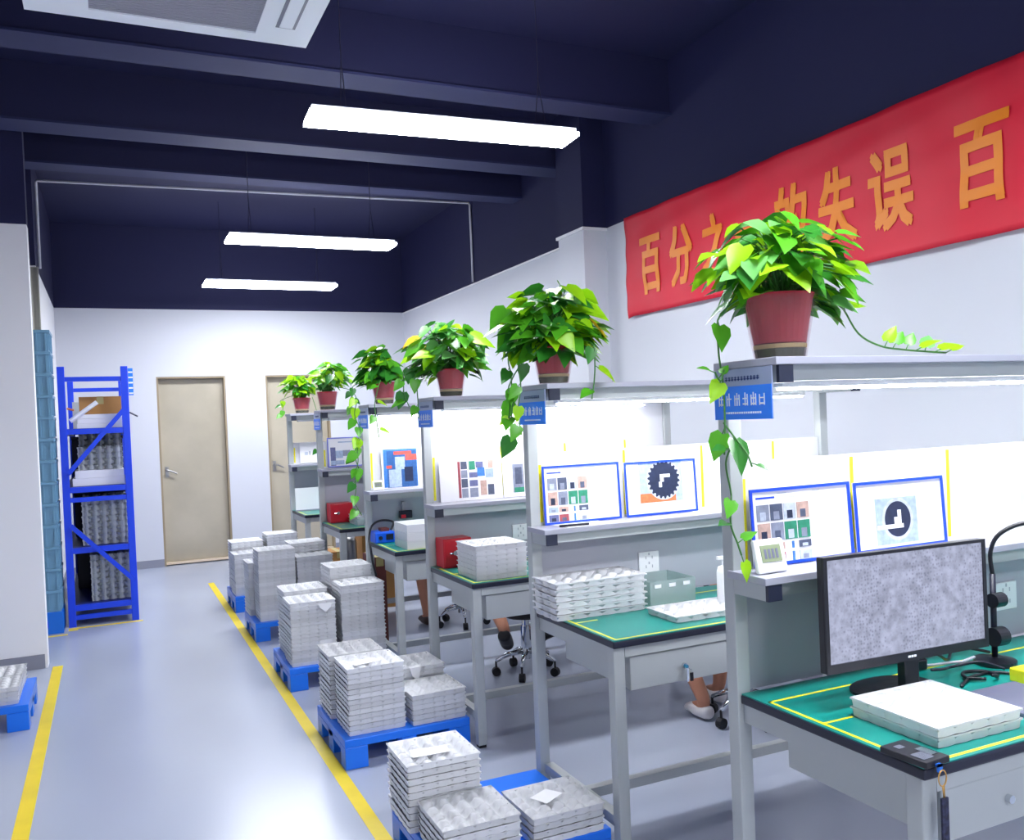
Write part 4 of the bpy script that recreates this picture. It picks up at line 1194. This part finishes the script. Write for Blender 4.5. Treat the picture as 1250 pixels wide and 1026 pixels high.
def skinmesh(name, nodes, edges, mats, parent, root=0, sub=2):
    """nodes: name -> (pos, radius); grown into one continuous surface"""
    keys = list(nodes)
    org = Vector(tops(parent).location)
    me = D.meshes.new(name)
    me.from_pydata([tuple(Vector(nodes[k][0]) - org) for k in keys], [(keys.index(a), keys.index(b)) for a, b in edges], [])
    o = D.objects.new(name, me); COL.objects.link(o)
    sk = o.modifiers.new('skin', 'SKIN'); sk.use_smooth_shade = True
    lay = me.skin_vertices[0] if me.skin_vertices else None
    if lay is None:
        bpy.context.view_layer.objects.active = o
        lay = me.skin_vertices.new(name='skin') if hasattr(me.skin_vertices, 'new') else None
    for i, k in enumerate(keys):
        r = nodes[k][1]
        lay.data[i].radius = (r, r) if not isinstance(r, tuple) else r
        lay.data[i].use_root = (i == root)
    ss = o.modifiers.new('sub', 'SUBSURF'); ss.levels = sub; ss.render_levels = sub
    dg = bpy.context.evaluated_depsgraph_get(); dg.update()
    m2 = D.meshes.new_from_object(o.evaluated_get(dg))
    D.objects.remove(o); D.meshes.remove(me)
    m2.name = name
    m2.materials.clear()
    for q in (mats if isinstance(mats, list) else [mats]): m2.materials.append(q)
    for p in m2.polygons: p.use_smooth = True; p.material_index = 0
    o = D.objects.new(name, m2); COL.objects.link(o); o.parent = parent
    return o
def person(x, y, label, footL, footR, shoe, legs, cuff, toe=(0, .13, -.03), bare=.3):
    """seated, facing the bench (+y), leaning over the work; footL/footR = ankle points"""
    t = empty('person', (x, y, 0), label, 'person')
    N = {}; E = []
    def V(a, b, c): return (x + a, y + b, c)
    N['pelvis'] = (V(0, 0, .60), (.125, .10)); N['waist'] = (V(0, .03, .70), (.115, .09)); N['chest'] = (V(0, .10, .86), (.13, .10)); N['upper'] = (V(0, .15, .95), (.10, .08))
    N['neck'] = (V(0, .18, 1.01), .048); N['jaw'] = (V(0, .225, 1.06), .062); N['head'] = (V(0, .215, 1.125), .082); N['crown'] = (V(0, .20, 1.175), .06)
    E += [('pelvis', 'waist'), ('waist', 'chest'), ('chest', 'upper'), ('upper', 'neck'), ('neck', 'jaw'), ('jaw', 'head'), ('head', 'crown')]
    for sg, ft, s in ((-1, footL, 'l'), (1, footR, 'r')):
        N['hip' + s] = (V(.085 * sg, .05, .56), .080); N['knee' + s] = (V(.12 * sg, .36, .505), .055)
        fx, fy, fz = ft
        kx, ky, kz = N['knee' + s][0]
        N['calf' + s] = ((kx * .62 + fx * .38 + .04 * sg, ky * .62 + fy * .38 - .015, kz * .62 + fz * .38), .05)
        N['ankle' + s] = (ft, .034); N['toe' + s] = ((fx + toe[0] * -sg, fy + toe[1], max(.03, fz + toe[2] - .04)), .022)
        E += [('pelvis', 'hip' + s), ('hip' + s, 'knee' + s), ('knee' + s, 'calf' + s), ('calf' + s, 'ankle' + s), ('ankle' + s, 'toe' + s)]
        N['sh' + s] = (V(.155 * sg, .14, .925), .05); N['el' + s] = (V(.20 * sg, .22, .825), .038); N['wr' + s] = (V(.13 * sg, .40, .81), .026); N['palm' + s] = (V(.115 * sg, .455, .79), (.036, .016))
        E += [('upper', 'sh' + s), ('sh' + s, 'el' + s), ('el' + s, 'wr' + s), ('wr' + s, 'palm' + s)]
        for i, (ox, ln) in enumerate(((-.028, .066), (-.009, .075), (.010, .070), (.028, .054))):
            b = V(.115 * sg + ox, .485, .788); mid = V(.112 * sg + ox * 1.15, .485 + ln * .55, .790); tip = V(.110 * sg + ox * 1.15, .485 + ln, .776)
            N['f%d%sa' % (i, s)] = (b, .0095); N['f%d%sb' % (i, s)] = (mid, .0085); N['f%d%sc' % (i, s)] = (tip, .0072)
            E += [('palm' + s, 'f%d%sa' % (i, s)), ('f%d%sa' % (i, s), 'f%d%sb' % (i, s)), ('f%d%sb' % (i, s), 'f%d%sc' % (i, s))]
        N['th' + s + 'a'] = (V(.075 * sg, .445, .785), .0105); N['th' + s + 'b'] = (V(.055 * sg, .48, .778), .009)
        E += [('wr' + s, 'th' + s + 'a'), ('th' + s + 'a', 'th' + s + 'b')]
    skinmesh('body', N, E, M['skin'], t)
    hp = Vector(V(0, .215, 1.125))
    m = MB().ball(hp + Vector((0, -.014, .022)), .092, 20, 14, sc=(1, 1.02, .95)).ball(hp + Vector((0, -.085, .01)), .045, 14, 10)
    m.build('hair', M['hair'], t, smooth=True)
    m = MB()
    for sg in (-1, 1):
        m.ball(hp + Vector((.030 * sg, .082, .0)), .010, 10, 8, m=0, sc=(1.2, .6, .7)).ball(hp + Vector((.085 * sg, .0, -.005)), .022, 10, 8, m=1, sc=(.4, .7, 1))
    m.ball(hp + Vector((0, .094, -.022)), .014, 10, 8, m=1, sc=(.8, 1, 1.2)).ball(hp + Vector((0, .082, -.052)), .018, 10, 8, m=2, sc=(1.1, .5, .35))
    m.build('face', [M['lashes'], M['skin'], M['lips']], t, smooth=True)
    # clothes
    g = .011
    C = {k: (N[k][0], tuple(q + g for q in N[k][1]) if isinstance(N[k][1], tuple) else N[k][1] + g) for k in ('waist', 'chest', 'upper', 'shl', 'ell', 'shr', 'elr')}
    C['hem'] = (V(0, .0, .60), (.138, .113))
    for s in 'lr':
        a = Vector(N['el' + s][0]); b = Vector(N['wr' + s][0]); C['cf' + s] = (tuple(a.lerp(b, .75)), .042)
    skinmesh('smock', C, [('waist', 'hem'), ('waist', 'chest'), ('chest', 'upper'), ('upper', 'shl'), ('shl', 'ell'), ('ell', 'cfl'), ('upper', 'shr'), ('shr', 'elr'), ('elr', 'cfr')], M['smock'], t)
    C = {'pelvis': (N['pelvis'][0], (.135, .108))}; E = []
    for s in 'lr':
        C['hip' + s] = (N['hip' + s][0], .094); C['knee' + s] = (N['knee' + s][0], .064); C['calf' + s] = (N['calf' + s][0], .060)
        a = Vector(N['calf' + s][0]); b = Vector(N['ankle' + s][0]); C['cuff' + s] = (tuple(a.lerp(b, cuff)), .052)
        E += [('pelvis', 'hip' + s), ('hip' + s, 'knee' + s), ('knee' + s, 'calf' + s), ('calf' + s, 'cuff' + s)]
    skinmesh('trousers', C, E, M[legs], t)
    for s in 'lr':
        a = Vector(N['ankle' + s][0]); b = Vector(N['toe' + s][0]); d = (b - a).normalized()
        dn = Vector((0, 0, -1))
        heel = a + dn * .03 - Vector((d.x, d.y, 0)) * .035
        S = {'mid': (tuple(a + dn * .03 + d * .035), (.042, .036)), 'heel': (tuple(heel), (.036, .034)), 'ball': (tuple(b + Vector((0, 0, .004)) - d * .02), (.043, .026)), 'tip': (tuple(b + d * .03), (.03, .019))}
        skinmesh('shoe', S, [('mid', 'heel'), ('mid', 'ball'), ('ball', 'tip')], M[shoe], t)
person(2.20, 4.66, 'seated person in black trousers and black shoes behind the red box bench', (1.945, 4.54, .315), (2.30, 4.60, .30), 'shoe', 'trousers', .35, toe=(.06, .10, -.09))
person(2.65, 3.38, 'seated person in white sneakers behind the teal-key bench', (2.535, 3.50, .072), (2.74, 3.67, .072), 'sneaker', 'trousers', .05)
person(2.24, 6.05, 'seated person in blue trousers and brown shoes behind the blue device bench', (2.045, 6.17, .072), (2.51, 6.25, .072), 'brownshoe', 'jeans', .15)

# ------------------------------------------------------------------ camera, world, view
cam = D.cameras.new('camera'); co = D.objects.new('camera', cam); COL.objects.link(co)
f, cx, cy = 1086.4693, 639.4467, 529.874
yaw, pitch, roll, hcam = .4358, -.0173, -.0402, 1.4802
fw = Vector((math.sin(yaw) * math.cos(pitch), math.cos(yaw) * math.cos(pitch), math.sin(pitch)))
rt = Vector((math.cos(yaw), -math.sin(yaw), 0)); up = rt.cross(fw)
c, s = math.cos(roll), math.sin(roll)
r2 = c * rt + s * up; u2 = -s * rt + c * up
co.matrix_world = Matrix(((r2.x, u2.x, -fw.x, 0), (r2.y, u2.y, -fw.y, 0), (r2.z, u2.z, -fw.z, hcam), (0, 0, 0, 1)))
cam.sensor_fit = 'HORIZONTAL'; cam.sensor_width = 36; cam.lens = f / 1250 * 36
cam.shift_x = -(cx - 625) / 1250; cam.shift_y = (cy - 513) / 1250
cam.clip_start = .05
SC.camera = co
w = D.worlds.new('world'); SC.world = w; w.use_nodes = True
bg = w.node_tree.nodes['Background']; bg.inputs['Color'].default_value = (.80, .88, 1.0, 1); bg.inputs['Strength'].default_value = .9
SC.view_settings.view_transform = 'Standard'; SC.view_settings.look = 'None'; SC.view_settings.gamma = 1
SC.view_settings.use_curve_mapping = False
SC.view_settings.exposure = 1.15
SC.cycles.use_denoising = True
SC.cycles.max_bounces = 8
SC.cycles.transparent_max_bounces = 12
